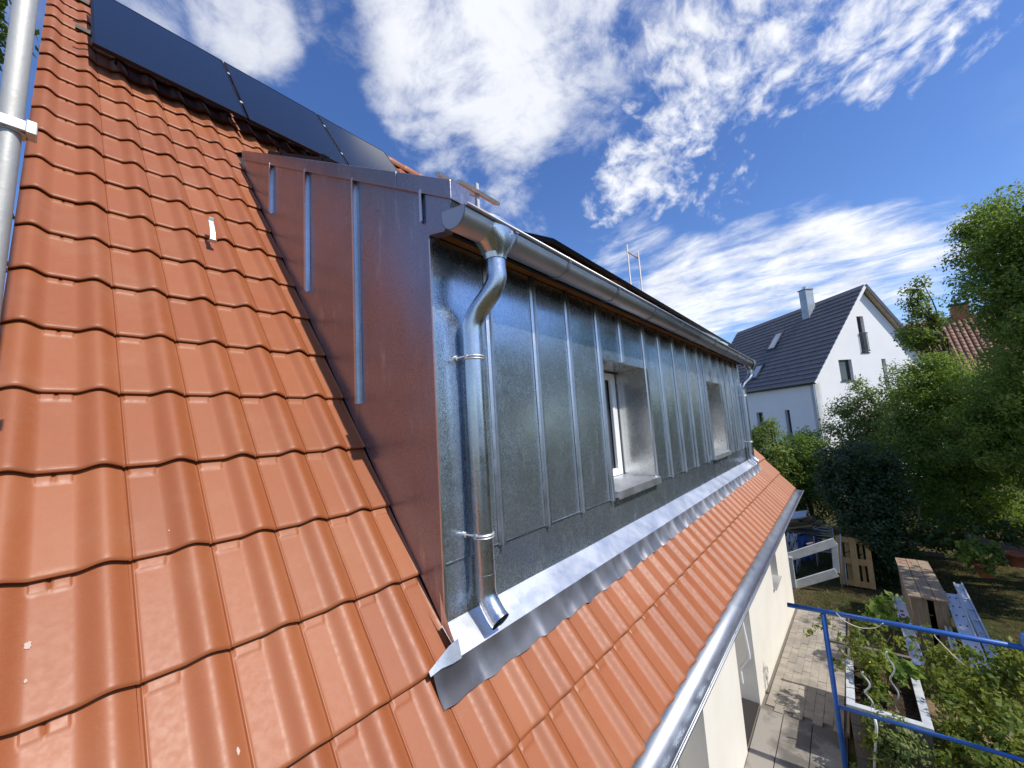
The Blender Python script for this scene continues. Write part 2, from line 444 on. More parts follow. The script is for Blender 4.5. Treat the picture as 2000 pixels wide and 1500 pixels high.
# the rest of the tiling, hidden behind dormer and panels
g = G()
def wave_patch(c0, c1, r0, r1):
    us = np.arange(c0, c1 + .001, .125)
    for r in range(r0, r1 + 1):
        arr = [[rp(u, r - y / L, hprof(np.array([u]))[0] - .012 - .030 * y / L) for u in us] for y in (0, L + .03)]
        arr.insert(0, [p - NRM * .018 for p in arr[0]])
        g.grid(np.array(arr))
wave_patch(13, 46.4, -11, -7); wave_patch(5, 17, -15, -12); wave_patch(22, 46.4, -15, -12); wave_patch(41, 46.4, -6, 3)
o = g.build('roof_tiles', MT['tile'], roof, angle=40); tag(o, kind='stuff')
# dried mortar splashes on the tiles
for (u_, v_, s_) in ((55, 1258, .009), (50, 1330, .004), (462, 1470, .007), (330, 1037, .0025)):
    p_ = onRoof(u_, v_, -.012); cc_ = (p_[0] - O[0]) / W; rr2 = ((p_ - O) @ DOWN) / L
    yy_ = (math.ceil(rr2) - rr2) * L
    hh_ = float(hprof(np.array([cc_]))[0]) - .008 - .030 * yy_ / L + .0012
    pts_ = [rp(cc_ + s_ * (.5 + random.random() * .6) * math.cos(a) / W, rr2 + 1.7 * s_ * (.5 + random.random() * .6) * math.sin(a) / L, hh_) for a in np.linspace(0, 5.9, 17)]
    G().prism(pts_, tuple(NRM * .0015)).build('mortar_splash', MT['splash'], roof)
# ridge tiles
for k in range(28):
    x0 = XA + k * .4; pts = []
    gg = G(); arr = []
    for x, rr in ((x0 - .03, .115), (x0 + .02, .13), (x0 + .4, .115)):
        arr.append([(x, yr + rr * math.cos(a) * 1.05, zr - .075 + rr * math.sin(a)) for a in np.linspace(-.5, math.pi + .5, 15)])
    gg.grid(np.array(arr)); gg.build('ridge_tile', MT['tile'], roof, smooth=True)
# roof hook
hb = onRoof(412, 478, .0); ht = onRoof(420, 424, .10)
hx = hb[0]
s_ = (hb - O) @ DOWN
def rs(dx, ds, n): return np.array([hx + dx, 0, 0]) + (O - np.array([O[0], 0, 0])) + DOWN * (s_ + ds) + NRM * n
g = G()
prof = [(-.02, .015), (.01, .03), (.012, .055), (-.05, .085), (-.12, .10), (-.165, .105), (-.18, .125)]
pts = np.array([rs(0, a, b) for a, b in prof])
for i in range(len(pts) - 1):
    d = pts[i + 1] - pts[i]; ln = np.linalg.norm(d); d /= ln
    nn = np.cross(d, [1, 0, 0]); g.obox((pts[i] + pts[i + 1]) / 2, (1, 0, 0), d, nn, .032 if i > 1 else .045, ln + .006, .006)
tag(g.build('roof_hook', MT['alu'], house, bevel=.001), 'bright metal safety hook sticking out between the tiles')

# walls
YW = 1.30
def gz(x):                                             # ground height falls away along the house
    return -0.6 * np.clip((np.asarray(x, float) - 6.3) / 7.0, 0, 1)
g = G()
XW0, XW1 = 0.05, 10.72
ztop = 2.36
segs = []                                              # (x0, x1, z0, z1)
OPEN = [(3.05, 4.02, -1, 1.98), (5.40, 6.33, -1, 1.98)]
q0 = onY(1516, 1142, YW); q1 = onY(1526, 1104, YW)
WX0, WX1, WZ = 8.42, 9.12, float((q0[2] + onY(1527, 1106, YW)[2]) / 2)
for x0, x1, z0, z1 in ((XW0, 3.05, -1, ztop), (4.02, 5.40, -1, ztop), (6.33, WX0, -1, ztop), (WX1, XW1, -1, ztop), (3.05, 4.02, 1.98, ztop), (5.40, 6.33, 1.98, ztop),
                       (WX0, WX1, -1, WZ), (WX0, WX1, WZ + .75, ztop)):
    g.box((x0, YW, z0), (x1, YW + .34, z1))
wall = g.build('ground_floor_wall', MT['plaster'], house)
# gable walls + back
for x in (XW0 + .002, XW1 - .302):
    g = G(); yb = 2 * yr - 1.3
    g.prism([(x, YW + .345, -1), (x, yb, -1), (x, yb, 2.2), (x, yr, zr - .35), (x, YW + .345, 2.4)], (.3, 0, 0))
    g.build('gable_wall', MT['plaster'], house)
G().box((XW0 + .31, 2 * yr - 1.6, -1), (XW1 - .31, 2 * yr - 1.3, 2.2)).build('rear_wall', MT['plaster'], house)
G().box((XW0 + .31, YW + .36, 2.25), (XW1 - .31, 2 * yr - 1.61, 2.35)).build('upper_floor', MT['deck'], house)
# reveals: doors and window of the ground floor
for i, (x0, x1, _, z1) in enumerate(OPEN):
    d = G().box((x0 + .002, YW + .28, -.05), (x1 - .002, YW + .33, z1 - .002)).build('door', MT['plaster_in'], house)
    G().box((x0 + .004, YW + .02, -.08), (x1 - .004, YW + .279, .02)).build('threshold', MT['deck'], d)
wf = G().box((WX0 + .002, YW + .24, WZ + .002), (WX1 - .002, YW + .3, WZ + .748)).build('cellar_window', MT['white'], house)
G().box((WX0 + .06, YW + .225, WZ + .06), (WX1 - .06, YW + .2395, WZ + .69)).build('pane', MT['glass'], wf)
G().hexa([(WX0 - .03, YW - .05, WZ + .003), (WX1 + .03, YW - .05, WZ + .003), (WX1 + .03, YW + .238, WZ + .022), (WX0 - .03, YW + .238, WZ + .022)],
         [(WX0 - .03, YW - .05, WZ + .018), (WX1 + .03, YW - .05, WZ + .018), (WX1 + .03, YW + .238, WZ + .037), (WX0 - .03, YW + .238, WZ + .037)]).build('sill', MT['alu'], wf)
# white handrail on the far jamb of the doorway
XJ = 6.33
pts = [onX(u, v, XJ - .04) for u, v in ((1447, 1200), (1459, 1255), (1464, 1283), (1461, 1290), (1448, 1308), (1448, 1315), (1451, 1336))]
G().tube(bez(pts, 8), .014, 8).build('handrail', MT['white'], house, smooth=True)
# eave box below the tiles and the eave gutter
G().box((XA + .02, 1.10, 1.98), (XB - .02, YW - .003, 2.0)).build('eave_soffit', MT['plaster_in'], house)
G().box((XA + .02, 1.075, 1.90), (XB - .02, 1.097, 2.13)).build('fascia_board', MT['plaster_in'], house)

def gutter(name, xa, xb, yc, zc, r, brk, mat, lift=.0, label=None):
    g = G(); th = np.linspace(math.pi, 2 * math.pi, 25)
    rim_b = [(yc + r, zc + lift)]
    prof = [(yc + r * -math.cos(a), zc + r * math.sin(a)) for a in th][::-1]       # from front (-y) to back
    prof = [(yc - r * math.cos(a - math.pi), zc + r * math.sin(a)) for a in th]
    prof = prof + [(yc + r, zc + .03 + lift)]
    # bead at the front
    bead = [(yc - r - .010 + .010 * math.cos(a), zc + .004 + .010 * math.sin(a)) for a in np.linspace(-4.4, 0, 14)]
    prof = bead + prof
    outer = np.array([[(x, y, z) for (y, z) in prof] for x in (xa, xb)])
    g.grid(outer)
    o = g.build(name, mat, house, angle=60)
    sm = o.modifiers.new('thick', 'SOLIDIFY'); sm.thickness = .0025
    if label: o['label'] = label
    for x, s_ in ((xa, 1), (xb, -1)):
        cap = [(x, yc - (r + .001) * math.cos(a - math.pi), zc + (r + .001) * math.sin(a)) for a in th] + [(x, yc + r, zc + .03 + lift), (x, yc - r, zc + .006)]
        G().prism(cap, (.004 * s_, 0, 0)).build('end_cap', mat, o)
    for x in brk:
        g2 = G(); rr = r + .004
        arr = [[(x + dx, yc - rr_ * math.cos(a - math.pi), zc + rr_ * math.sin(a)) for a in np.linspace(math.pi - .08, 2 * math.pi, 20)] for dx, rr_ in ((-.015, r + .003), (-.0145, r + .007), (.0145, r + .007), (.015, r + .003))]
        g2.grid(np.array(arr))
        g2.box((x - .014, yc - r - .014, zc - .012), (x + .014, yc - r - .004, zc + .006))
        g2.build('bracket', mat, o, angle=50)
    return o
lowg = gutter('eave_gutter', XA - .02, XB - .15, .965, 2.075, .088, np.arange(.5, 10.9, .8), MT['zinc_gutter'])

# ------------------------------------------------------------------ dormer
XC, XE, YF = 1.341, 9.66, 1.611
def dz(y): return 5.045 + (y - 1.385) * .583          # top line of the dormer roof edge
yap = 4.615
def roofz(y): return O[2] + (y - O[1]) * math.tan(TH)
# cheek, built of panels between the seams (facing the camera)
seams_y = [3.835, 3.095, 2.365, 1.648]
edges = [yap] + seams_y[:3] + [YF]
cheek = G().prism([(XC + .012, YF + .012, roofz(YF) - .05), (XC + .012, yap, roofz(yap) - .05), (XC + .012, yap, dz(yap) - .03), (XC + .012, YF + .012, dz(YF) - .03)], (.06, 0, 0)).build('dormer_cheek', MT['deck'], house)
def zb(y): return roofz(y) - .02
for i in range(len(edges) - 1):
    ya, yb_ = edges[i], edges[i + 1]
    n = 9; ys = np.linspace(ya, yb_, n)
    bow = lambda k, s_: .0025 * math.sin(math.pi * k) * (1 if i % 2 else -.6)
    arr = [[(XC - bow(j / (n - 1), 0) - .001 * math.sin(7 * q + i), y, zb(y) + (dz(y) - .04 - zb(y)) * q) for j, y in enumerate(ys)] for q in np.linspace(0, 1, 9)]
    o = G().grid(np.array(arr)).build('cladding_panel', MT['zinc_cheek'], cheek, smooth=True)
def seam_y(y, z0, z1, mat, parent):
    g = G(); g.box((XC - .030, y - .003, z0), (XC - .001, y + .003, z1)); g.box((XC - .0305, y - .016, z0 + .004), (XC - .0245, y - .0031, z1))
    g.hexa([(XC - .003, y - .045, z0), (XC - .0012, y - .045, z0), (XC - .0012, y - .0032, z0), (XC - .003, y - .0032, z0)], [(XC - .003, y - .045, z1), (XC - .0012, y - .045, z1), (XC - .0012, y - .0032, z1), (XC - .003, y - .0032, z1)])
    return g.build('standing_seam', mat, parent)
for y, z0 in zip(seams_y, (5.93, 4.975, 4.03, 4.96)): seam_y(y, z0, dz(y) - .05, MT['seam'], cheek)
# roof-edge cap on the cheek, in three lengths
for ya, yb_ in ((yap, 3.05), (3.047, 1.86), (1.857, 1.40)):
    dxx = .026 + (.002 if ya == 3.047 else 0)
    x0 = XC - dxx
    g = G().hexa([(x0, yb_, dz(yb_) - .062), (XC + .12, yb_, dz(yb_) - .062), (XC + .12, ya, dz(ya) - .062), (x0, ya, dz(ya) - .062)],
                 [(x0, yb_, dz(yb_) + .045), (XC + .12, yb_, dz(yb_) + .045), (XC + .12, ya, dz(ya) + .045), (x0, ya, dz(ya) + .045)])
    g.build('verge_cap', MT['zinc_cheek'], house, bevel=.004)
# closed metal box at the end of the eave
g = G().prism([(XC - .012, 1.64, dz(1.64) - .06), (XC - .012, 1.64, 4.965), (XC - .012, 1.60, 4.875), (XC - .012, 1.475, 4.85), (XC - .012, 1.41, dz(1.41) - .06)][::-1], (.06, 0, 0))
g.build('eave_box', MT['zinc_cheek'], house, bevel=.003)
# dormer front
g = G().box((XC + .02, YF + .012, 2.55), (3.28, YF + .06, 5.0))
g.box((4.28, YF + .012, 2.55), (6.74, YF + .06, 5.0)); g.box((7.74, YF + .012, 2.55), (XE, YF + .06, 5.0))
g.box((3.28, YF + .012, 2.55), (4.28, YF + .06, 3.215)); g.box((3.28, YF + .012, 4.39), (4.28, YF + .06, 5.0))
g.box((6.74, YF + .012, 2.55), (7.74, YF + .06, 3.215)); g.box((6.74, YF + .012, 4.39), (7.74, YF + .06, 5.0))
front = g.build('dormer_front', MT['deck'], house)
WIN = [(3.28, 4.28), (6.74, 7.74)]
WZ0, WZ1 = 3.225, 4.385
fs = [XC, 1.775, 2.25, 2.71, 3.215, 3.70, 4.295, 4.78, 5.30, 5.84, 6.40, 6.725, 7.22, 7.76, 8.18, 8.62, 9.06, 9.40, XE]
ZB = 3.16
def panel_x(xa, xb, z0, z1, i):
    n = 9; arr = []
    for q in np.linspace(0, 1, 9):
        arr.append([(xa + (xb - xa) * j / (n - 1), YF - .0035 * math.sin(math.pi * j / (n - 1)) * (.4 + .6 * math.sin(i * 2.3)) - .0012 * math.sin(5 * q + 2.1 * i), z0 + (z1 - z0) * q) for j in range(n)])
    o = G().grid(np.array(arr)).build('cladding_panel', MT['zinc'], front, smooth=True)
for i in range(len(fs) - 1):
    xa, xb = fs[i], fs[i + 1]; mid = (xa + xb) / 2
    win = [w_ for w_ in WIN if w_[0] - .02 < mid < w_[1] + .02]
    if win:
        panel_x(max(xa, win[0][0]) if xa > win[0][0] - .08 else xa, xb, WZ1 + .004, 4.885, i)
    else: panel_x(xa, xb, ZB, 4.885, i)
def seam_x(x, z0, z1):
    g = G(); g.box((x - .003, YF - .030, z0), (x + .003, YF - .0005, z1)); g.box((x + .0031, YF - .0305, z0), (x + .013, YF - .0245, z1))
    g.prism([(x - .022, YF - .003, z0), (x - .0031, YF - .012, z0), (x - .0031, YF - .003, z0)], (0, 0, z1 - z0))
    g.prism([(x + .0031, YF - .012, z0), (x + .024, YF - .003, z0), (x + .0031, YF - .003, z0)], (0, 0, z1 - z0))
    g.build('standing_seam', MT['seam'], front)
for x in fs[1:-1]:
    inwin = any(w_[0] < x < w_[1] for w_ in WIN)
    seam_x(x, WZ1 + .01 if inwin else ZB - .012, 4.882)
# corner folds
G().box((XC - .004, YF - .006, 2.9), (XC + .012, YF + .004, 4.86)).build('corner_fold', MT['seam'], front)
G().box((XE - .012, YF - .006, 2.86), (XE + .004, YF + .004, 4.9)).build('corner_fold', MT['seam'], front)
# skirting sheet under the panels
arr = [[(x, YF + .006 - .002 * math.sin(x * 3.1) * math.sin(3 * q), 2.86 + (ZB + .015 - 2.86) * q) for x in np.linspace(XC, XE, 60)] for q in np.linspace(0, 1, 5)]
G().grid(np.array(arr)).build('skirting_sheet', MT['zinc'], front, smooth=True)
G().box((XC + .02, YF - .004, ZB - .004), (XE, YF + .005, ZB + .001)).build('drip_edge', MT['seam'], front)
# far cheek and back of the dormer so that no light leaks in
G().prism([(XE - .06, YF + .07, roofz(YF) - .1), (XE - .06, yap, roofz(yap) - .1), (XE - .06, yap, dz(yap) - .05), (XE - .06, YF + .07, dz(YF) - .05)], (.06, 0, 0)).build('far_cheek', MT['zinc_cheek'], house)
G().box((XC + .1, 2.35, 2.36), (XE - .1, 2.4, 5.3)).build('room_wall', MT['plaster_in'], house)
# windows of the dormer
for i, (xa, xb) in enumerate(WIN):
    D0, D1 = YF - .004, YF + .345
    wn = G()
    fy0, fy1 = D1, D1 + .07
    fw = .075
    wn.box((xa + .03, fy0, WZ0 + .02), (xa + .03 + fw, fy1, WZ1 - .02)); wn.box((xb - .03 - fw, fy0, WZ0 + .02), (xb - .03, fy1, WZ1 - .02))
    wn.box((xa + .03 + fw, fy0, WZ0 + .02), (xb - .03 - fw, fy1, WZ0 + .02 + fw)); wn.box((xa + .03 + fw, fy0, WZ1 - .02 - fw), (xb - .03 - fw, fy1, WZ1 - .02))
    wo_ = wn.build('window', MT['white'], house, bevel=.004)
    G().box((xa + .10, fy0 + .03, WZ0 + .1), (xb - .10, fy0 + .045, WZ1 - .1)).build('pane', MT['glass'], wo_)
    # sash swung a little towards the outside plane: white mullion next to the near reveal
    sx = xa + .03
    G().box((sx + fw + .002, fy0 - .012, WZ0 + .097), (sx + fw + .062, fy0 + .02, WZ1 - .097)).build('sash', MT['white'], wo_, bevel=.003)
    G().box((xb - .03 - fw - .062, fy0 - .012, WZ0 + .097), (xb - .03 - fw - .002, fy0 + .02, WZ1 - .097)).build('sash', MT['white'], wo_, bevel=.003)
    # metal lining of the reveal
    for nm, a, b in (('reveal', (xa - .002, D0, WZ0), (xa + .001, D1 + .01, WZ1)), ('reveal', (xb - .001, D0, WZ0), (xb + .002, D1 + .01, WZ1)), ('lintel_sheet', (xa + .001, D0, WZ1 - .003), (xb - .001, D1 + .01, WZ1))):
        G().box(a, b).build(nm, MT['reveal'], wo_)
    g = G().hexa([(xa - .015, YF - .05, WZ0 - .012), (xb + .015, YF - .05, WZ0 - .012), (xb + .015, D1 + .01, WZ0 + .012), (xa - .015, D1 + .01, WZ0 + .012)],
                 [(xa - .015, YF - .05, WZ0 - .008), (xb + .015, YF - .05, WZ0 - .008), (xb + .015, D1 + .01, WZ0 + .016), (xa - .015, D1 + .01, WZ0 + .016)])
    g.box((xa - .015, YF - .052, WZ0 - .075), (xb + .015, YF - .048, WZ0 - .0085))
    g.box((xa - .015, YF - .048, WZ0 - .06), (xa - .012, YF - .001, WZ0 - .0125)); g.box((xb + .012, YF - .048, WZ0 - .06), (xb + .015, YF - .001, WZ0 - .0125))
    g.build('sill', MT['zinc_plain'], wo_)
    G().box((xa - .03, YF - .006, WZ0 - .07), (xa - .002, YF + .003, WZ1 + .012)).build('window_trim', MT['seam'], wo_)
    G().box((xb + .002, YF - .006, WZ0 - .07), (xb + .012, YF + .003, WZ1 + .012)).build('window_trim', MT['seam'], wo_)
# eaves of the dormer
EY = 1.45
sf = G().hexa([(XC + .05, 1.505, 4.925), (XE + .05, 1.505, 4.925), (XE + .05, YF - .002, 4.892), (XC + .05, YF - .002, 4.892)], [(XC + .05, 1.505, 4.95), (XE + .05, 1.505, 4.95), (XE + .05, YF - .002, 4.917), (XC + .05, YF - .002, 4.917)]).build('eave_board', MT['soffit'], house)
G().box((XC + .05, 1.49, 4.955), (XE + .05, YF + .06, 4.984)).build('eave_batten', MT['soffit'], house)
G().box((XC + .05, 1.475, 4.855), (XE + .05, 1.50, 4.95)).build('vent_mesh', MT['black'], house)
# dormer roof with its own tiles
g = G()
dn = np.array([0, -math.sin(math.atan(.583)), math.cos(math.atan(.583))])
g.hexa([(XC + .10, 1.40, dz(1.40) - .16), (XE + .06, 1.40, dz(1.40) - .16), (XE + .06, yap, dz(yap) - .12), (XC + .10, yap, dz(yap) - .12)],
       [(XC + .10, 1.40, dz(1.40) - .12), (XE + .06, 1.40, dz(1.40) - .12), (XE + .06, yap, dz(yap) - .09), (XC + .10, yap, dz(yap) - .09)])
droof = g.build('dormer_roof', MT['deck'], house)
g = G(); du = np.array([0, math.cos(math.atan(.583)), math.sin(math.atan(.583))])
base = np.array([0, 1.36, dz(1.36) - .115])
for r in range(9):
    us = np.arange(0, 34.4, .125)
    arr = [[np.array([XC + .13 + u * W, 0, 0]) + base + du * (r * .4 + y) + dn * (hprof(np.array([u]))[0] + .012 - .02 * y / .4) for u in us] for y in (0, .43)]
    arr.insert(0, [p - dn * .02 for p in arr[0]]); g.grid(np.array(arr))
tag(g.build('dormer_tiles', MT['tile'], droof, angle=40), kind='stuff')
dg = gutter('dormer_gutter', 1.295, 9.72, 1.369, 4.90, .088, [1.683, 2.25, 3.015, 3.866, 4.69, 5.51, 6.3, 7.1, 7.9, 8.7, 9.45], MT['zinc_gutter'])
# downpipes
def downpipe(xo, xp, sgn, zend, label):
    yp = 1.53; r = .0515
    pts = bez([(xo, 1.369, 4.80), (xo, 1.369, 4.70), (xo, 1.372, 4.63), (xo + (xp - xo) * .3, 1.405, 4.56), (xo + (xp - xo) * .7, 1.485, 4.475), (xp, 1.522, 4.41), (xp, yp, 4.33), (xp, yp, 4.20)], 8)
    g = G().tube(pts, .0555, 24); p = g.build('downpipe', MT['zinc_pipe'], house, angle=60)
    p['label'] = label
    # funnel
    g = G(); arr = []
    for z, rx, ry in ((4.935, .205, .097), (4.90, .195, .101), (4.865, .165, .103), (4.80, .098, .085), (4.765, .066, .066), (4.735, .060, .060)):
        arr.append([(xo + rx * math.cos(a), 1.369 + ry * math.sin(a), z - (.0 if z < 4.9 else 0)) for a in np.linspace(0, 2 * math.pi, 29)])
    g.grid(np.array(arr)); g.build('outlet_funnel', MT['zinc_pipe'], p, angle=24)
    g = G(); st = []
    c_ = np.array([xo + .03, 1.369 - .1045, 4.87])
    for k in range(12):
        a = math.pi * k / 6; rr = .016 if k % 2 == 0 else .004
        st.append(c_ + np.array([rr * math.cos(a), 0, rr * math.sin(a)]))
    g.prism(st, (0, .002, 0)); g.build('star_emblem', MT['alu'], p)
    # straight length, sleeve joints and shoe
    G().tube([(xp, yp, 4.30), (xp, yp, 4.0), (xp, yp, zend + .2)], r + .0015, 24, caps=False).build('pipe_length', MT['zinc_pipe'], p, smooth=True)
    G().tube([(xp, yp, 4.31), (xp, yp, 4.296)], r + .004, 24).build('sleeve', MT['zinc_pipe'], p, angle=40)
    G().tube([(xp, yp, zend + .215), (xp, yp, zend + .20)], r + .0035, 24).build('sleeve', MT['zinc_pipe'], p, angle=40)
    sh = bez([(xp, yp, zend + .21), (xp, yp, zend + .12), (xp, yp - .02, zend + .07), (xp, yp - .06, zend + .02), (xp, yp - .09, zend - .005)], 8)
    G().tube(sh, r + .002, 20, caps=False).build('shoe', MT['zinc_pipe'], p, smooth=True)
    for z in (4.215, 3.27):
        g = G(); g.tube([(xp + (r + .004) * math.cos(a), yp + (r + .004) * math.sin(a), z) for a in np.linspace(0, 2 * math.pi, 25)], .006, 6)
        g.tube([(xp + (r + .004) * math.cos(a), yp + (r + .004) * math.sin(a), z - .014) for a in np.linspace(0, 2 * math.pi, 25)], .004, 6)
        for s_ in (-1, 1): g.box((xp + s_ * .054 - .009, yp - .008, z - .014), (xp + s_ * .054 + .009, yp + .008, z + .010))
        g.tube([(xp - .055, yp, z), (xp - .055, YF, z)], .006, 8)
        g.tube([(xp - .055, YF - .012, z), (xp - .055, YF - .002, z)], .016, 10)
        g.build('pipe_clip', MT['alu'], p, angle=40)
    return p
downpipe(1.60, 1.552, 1, 2.86, 'zinc downpipe with swan neck near the cheek of the dormer')
downpipe(9.56, 9.42, 1, 2.86, 'zinc downpipe at the far end of the dormer')
# apron flashing and pleated lead strip
ap0 = np.array([0, YF + .004, 2.885]); e6 = rp(0, 6.02, .032)
arr = []
for q in np.linspace(0, 1, 7):
    y = ap0[1] + (e6[1] - ap0[1]) * q; z = ap0[2] + (e6[2] - ap0[2]) * q
    arr.append([(x, y, z + .0015 * math.sin(x * 4.0 + 3 * q) + (.02 * (1 - q) ** 2 if q < .4 else 0) * 0) for x in np.linspace(XC - .02, XE + .12, 90)])
o = G().grid(np.array(arr)).build('apron_flashing', MT['zinc_plain'], house, smooth=True)
# turned-up end of the apron against the cheek
g = G(); arr = []
for q in np.linspace(0, 1, 9):
    y = YF - .005 + (e6[1] - YF - .0) * q; z = 2.885 + (e6[2] - 2.885) * q
    arr.append([(XC - .020, y, z), (XC - .032, y - .004, z + .015), (XC - .036, y - .004, z + .05 + .12 * (1 - q) ** 2)])
g.grid(np.array(arr)); g.build('flashing_upstand', MT['zinc_plain'], house, smooth=True)
g = G(); p0 = rp(4.74, 5.93, .055)
g.grid(np.array([[rp(4.72, 5.98, .040), rp(4.72, 6.03, .038)], [rp(4.95, 5.93, .062), rp(4.95, 6.02, .05)], [rp(5.2, 5.88, .075), rp(5.2, 6.04, .054)], [rp(5.42, 5.86, .085), rp(5.42, 6.04, .054)]]))
o = g.build('flashing_end', MT['zinc_plain'], house, smooth=True)
g = G(); xs = np.arange(4.80, 41.2, .0177); arr = []
def hsm(u): return (hprof(np.array([u - .06]))[0] + hprof(np.array([u]))[0] * 2 + hprof(np.array([u + .06]))[0]) / 4
for j, q in enumerate(np.linspace(0, 1, 7)):
    row = []
    for i, u in enumerate(xs):
        low = .33 + .012 * math.sin(u * 2 * math.pi + .7) * min(1, (u - 4.8) / 1.0) + .005 * math.sin(u * 11.3)
        r_ = 6.02 + low * q
        hh = (1 - q) ** 2 * .034 + (1 - (1 - q) ** 2) * (hsm(u) * .62 - .014) + (.0065 if i % 2 else 0) * (.5 + .5 * abs(math.sin(u * 1.9 + 1))) + .0012 * math.sin(u * 6.3 + q * 4) + .002 * math.sin(u * 2.7 + q * 7) * q
        row.append(rp(u, r_, hh))
    arr.append(row)
g.grid(np.array(arr)); o = g.build('lead_strip', MT['lead'], house, angle=28)

# ------------------------------------------------------------------ solar panels on the roof
bot = [onRoof(180, 88, .20), onRoof(485, 235, .20), onRoof(680, 325, .20)]
def solar(x0, x1, r0, n0, r1, n1, label, up=None):
    a = rp(0, r0, n0); b = rp(0, r1, n1); d = (b - a); ln = np.linalg.norm(d); d /= ln
    nn = np.cross([1, 0, 0], d)
    c = (a + b) / 2; c[0] = (x0 + x1) / 2
    th = thing('solar_panel', label, 'solar panel', (c[0], c[1], c[2]), 'solar panels mounted in a row above the dormer')
    G().obox(c, (1, 0, 0), d, nn, x1 - x0 - .04, ln - .04, .03).build('glass', MT['pv'], th)
    fr = G(); cf = c + nn * .0
    for s_ in (-1, 1):
        fr.obox(cf + np.array([1, 0, 0]) * s_ * (x1 - x0 - .02) / 2, (1, 0, 0), d, nn, .019, ln, .036)
        fr.obox(cf + d * s_ * (ln - .02) / 2, (1, 0, 0), d, nn, x1 - x0 - .0401, .019, .036)
    f_ = fr.build('frame', MT['pv_frame'], th)
    return th, a, d, nn, ln
sx0 = [.205, 1.515, 2.825, 4.12]
labs = ['leftmost black solar panel, its edge beside the tiles at the scaffold pole', 'middle black solar panel of the three standing above the tiles', 'rightmost black solar panel, partly hidden by the dormer cap']
for i in range(3):
    th, a, d, nn, ln = solar(sx0[i], sx0[i + 1] - .02, -8.48, .20, -12.98, .275, labs[i])
    if i:
        for q in (.25, .75):
            G().obox(np.array([sx0[i] - .01, a[1], a[2]]) + d * ln * q + nn * .008, (1, 0, 0), d, nn, .028, .05, .03).build('clamp', MT['alu'], th)
# carrying rails
for k, (r0, n0, xa, xb, lb) in enumerate(((-9.6, .16, .10, 4.2, 'lower dark rail under the three solar panels'), (-12.0, .19, .10, 4.2, 'upper dark rail under the three solar panels'))):
    th = thing('mounting_rail', lb, 'rail', tuple(rp(8, r0, n0)))
    a = rp(0, r0, n0)
    G().box((xa, a[1] - .02, a[2] - .02), (xb, a[1] + .02, a[2] + .02)).build('rail', MT['rail'], th)
    for x in (.4, 1.4, 2.4, 3.4, 4.1):
        p1 = rp(0, r0 + .1, .0); G().tube([(x, p1[1], p1[2]), (x, a[1], a[2] - .02)], .012, 6).build('roof_bracket', MT['rail'], th)
# solar field lying on the dormer roof
def dsolar(x0, x1, label):
    c = base + du * 1.10 + dn * .165; c[0] = (x0 + x1) / 2
    th = thing('solar_panel', label, 'solar panel', tuple(c), 'solar panels lying on the dormer roof')
    G().obox(c, (1, 0, 0), du, dn, x1 - x0 - .04, 1.6, .03).build('glass', MT['pv'], th)
    fr = G()
    for s_ in (-1, 1):
        fr.obox(c + np.array([s_ * (x1 - x0 - .02) / 2, 0, 0]), (1, 0, 0), du, dn, .019, 1.64, .036)
        fr.obox(c + du * s_ * .81, (1, 0, 0), du, dn, x1 - x0 - .0401, .019, .036)
    fr.build('frame', MT['pv_frame'], th)
for i in range(6):
    dsolar(2.45 + i * 1.15, 2.45 + i * 1.15 + 1.13, ['dark solar panel on the dormer roof nearest the swan-neck downpipe', 'dark solar panel on the dormer roof, second from the near gutter end', 'dark solar panel on the dormer roof, third from the near gutter end', 'dark solar panel on the dormer roof below the slim scaffold frame', 'dark solar panel on the dormer roof, second from the far end', 'dark solar panel on the dormer roof at the far gutter end'][i])
th = thing('mounting_rail', 'dark rail with clamps lying just behind the dormer roof edge cap', 'rail', (XC + .3, 3.9, dz(3.9)))
pa = np.array([XC + .18, 4.42, dz(4.42) + .12]); pb = np.array([XC + .18, 3.05, dz(3.05) + .12])
d_ = (pb - pa) / np.linalg.norm(pb - pa)
G().obox((pa + pb) / 2, d_, (1, 0, 0), np.cross(d_, (1, 0, 0)), np.linalg.norm(pb - pa), .045, .05).build('rail', MT['rail'], th)
for q in (.25, .9): G().obox(pa + (pb - pa) * q + np.array([0, 0, .025]), d_, (1, 0, 0), np.cross(d_, (1, 0, 0)), .05, .06, .06).build('clamp', MT['rail'], th)
th = thing('rail_end', 'bare aluminium rail ends poking up behind the near end of the gutter', 'rail', (XC + .35, 1.5, 5.2))
for k, (dx, dy) in enumerate(((.30, 0), (.30, .18))):
    c_ = np.array([XC + dx, 1.50 + dy, dz(1.5 + dy) + .10 + .03 * k]); G().obox(c_, (1, 0, 0), du, dn, .32, .05, .02).build('rail', MT['alu'], th)
G().box((XC + .28, 1.50, dz(1.5) - .0), (XC + .30, 1.52, dz(1.5) + .16)).build('stud', MT['alu'], th)

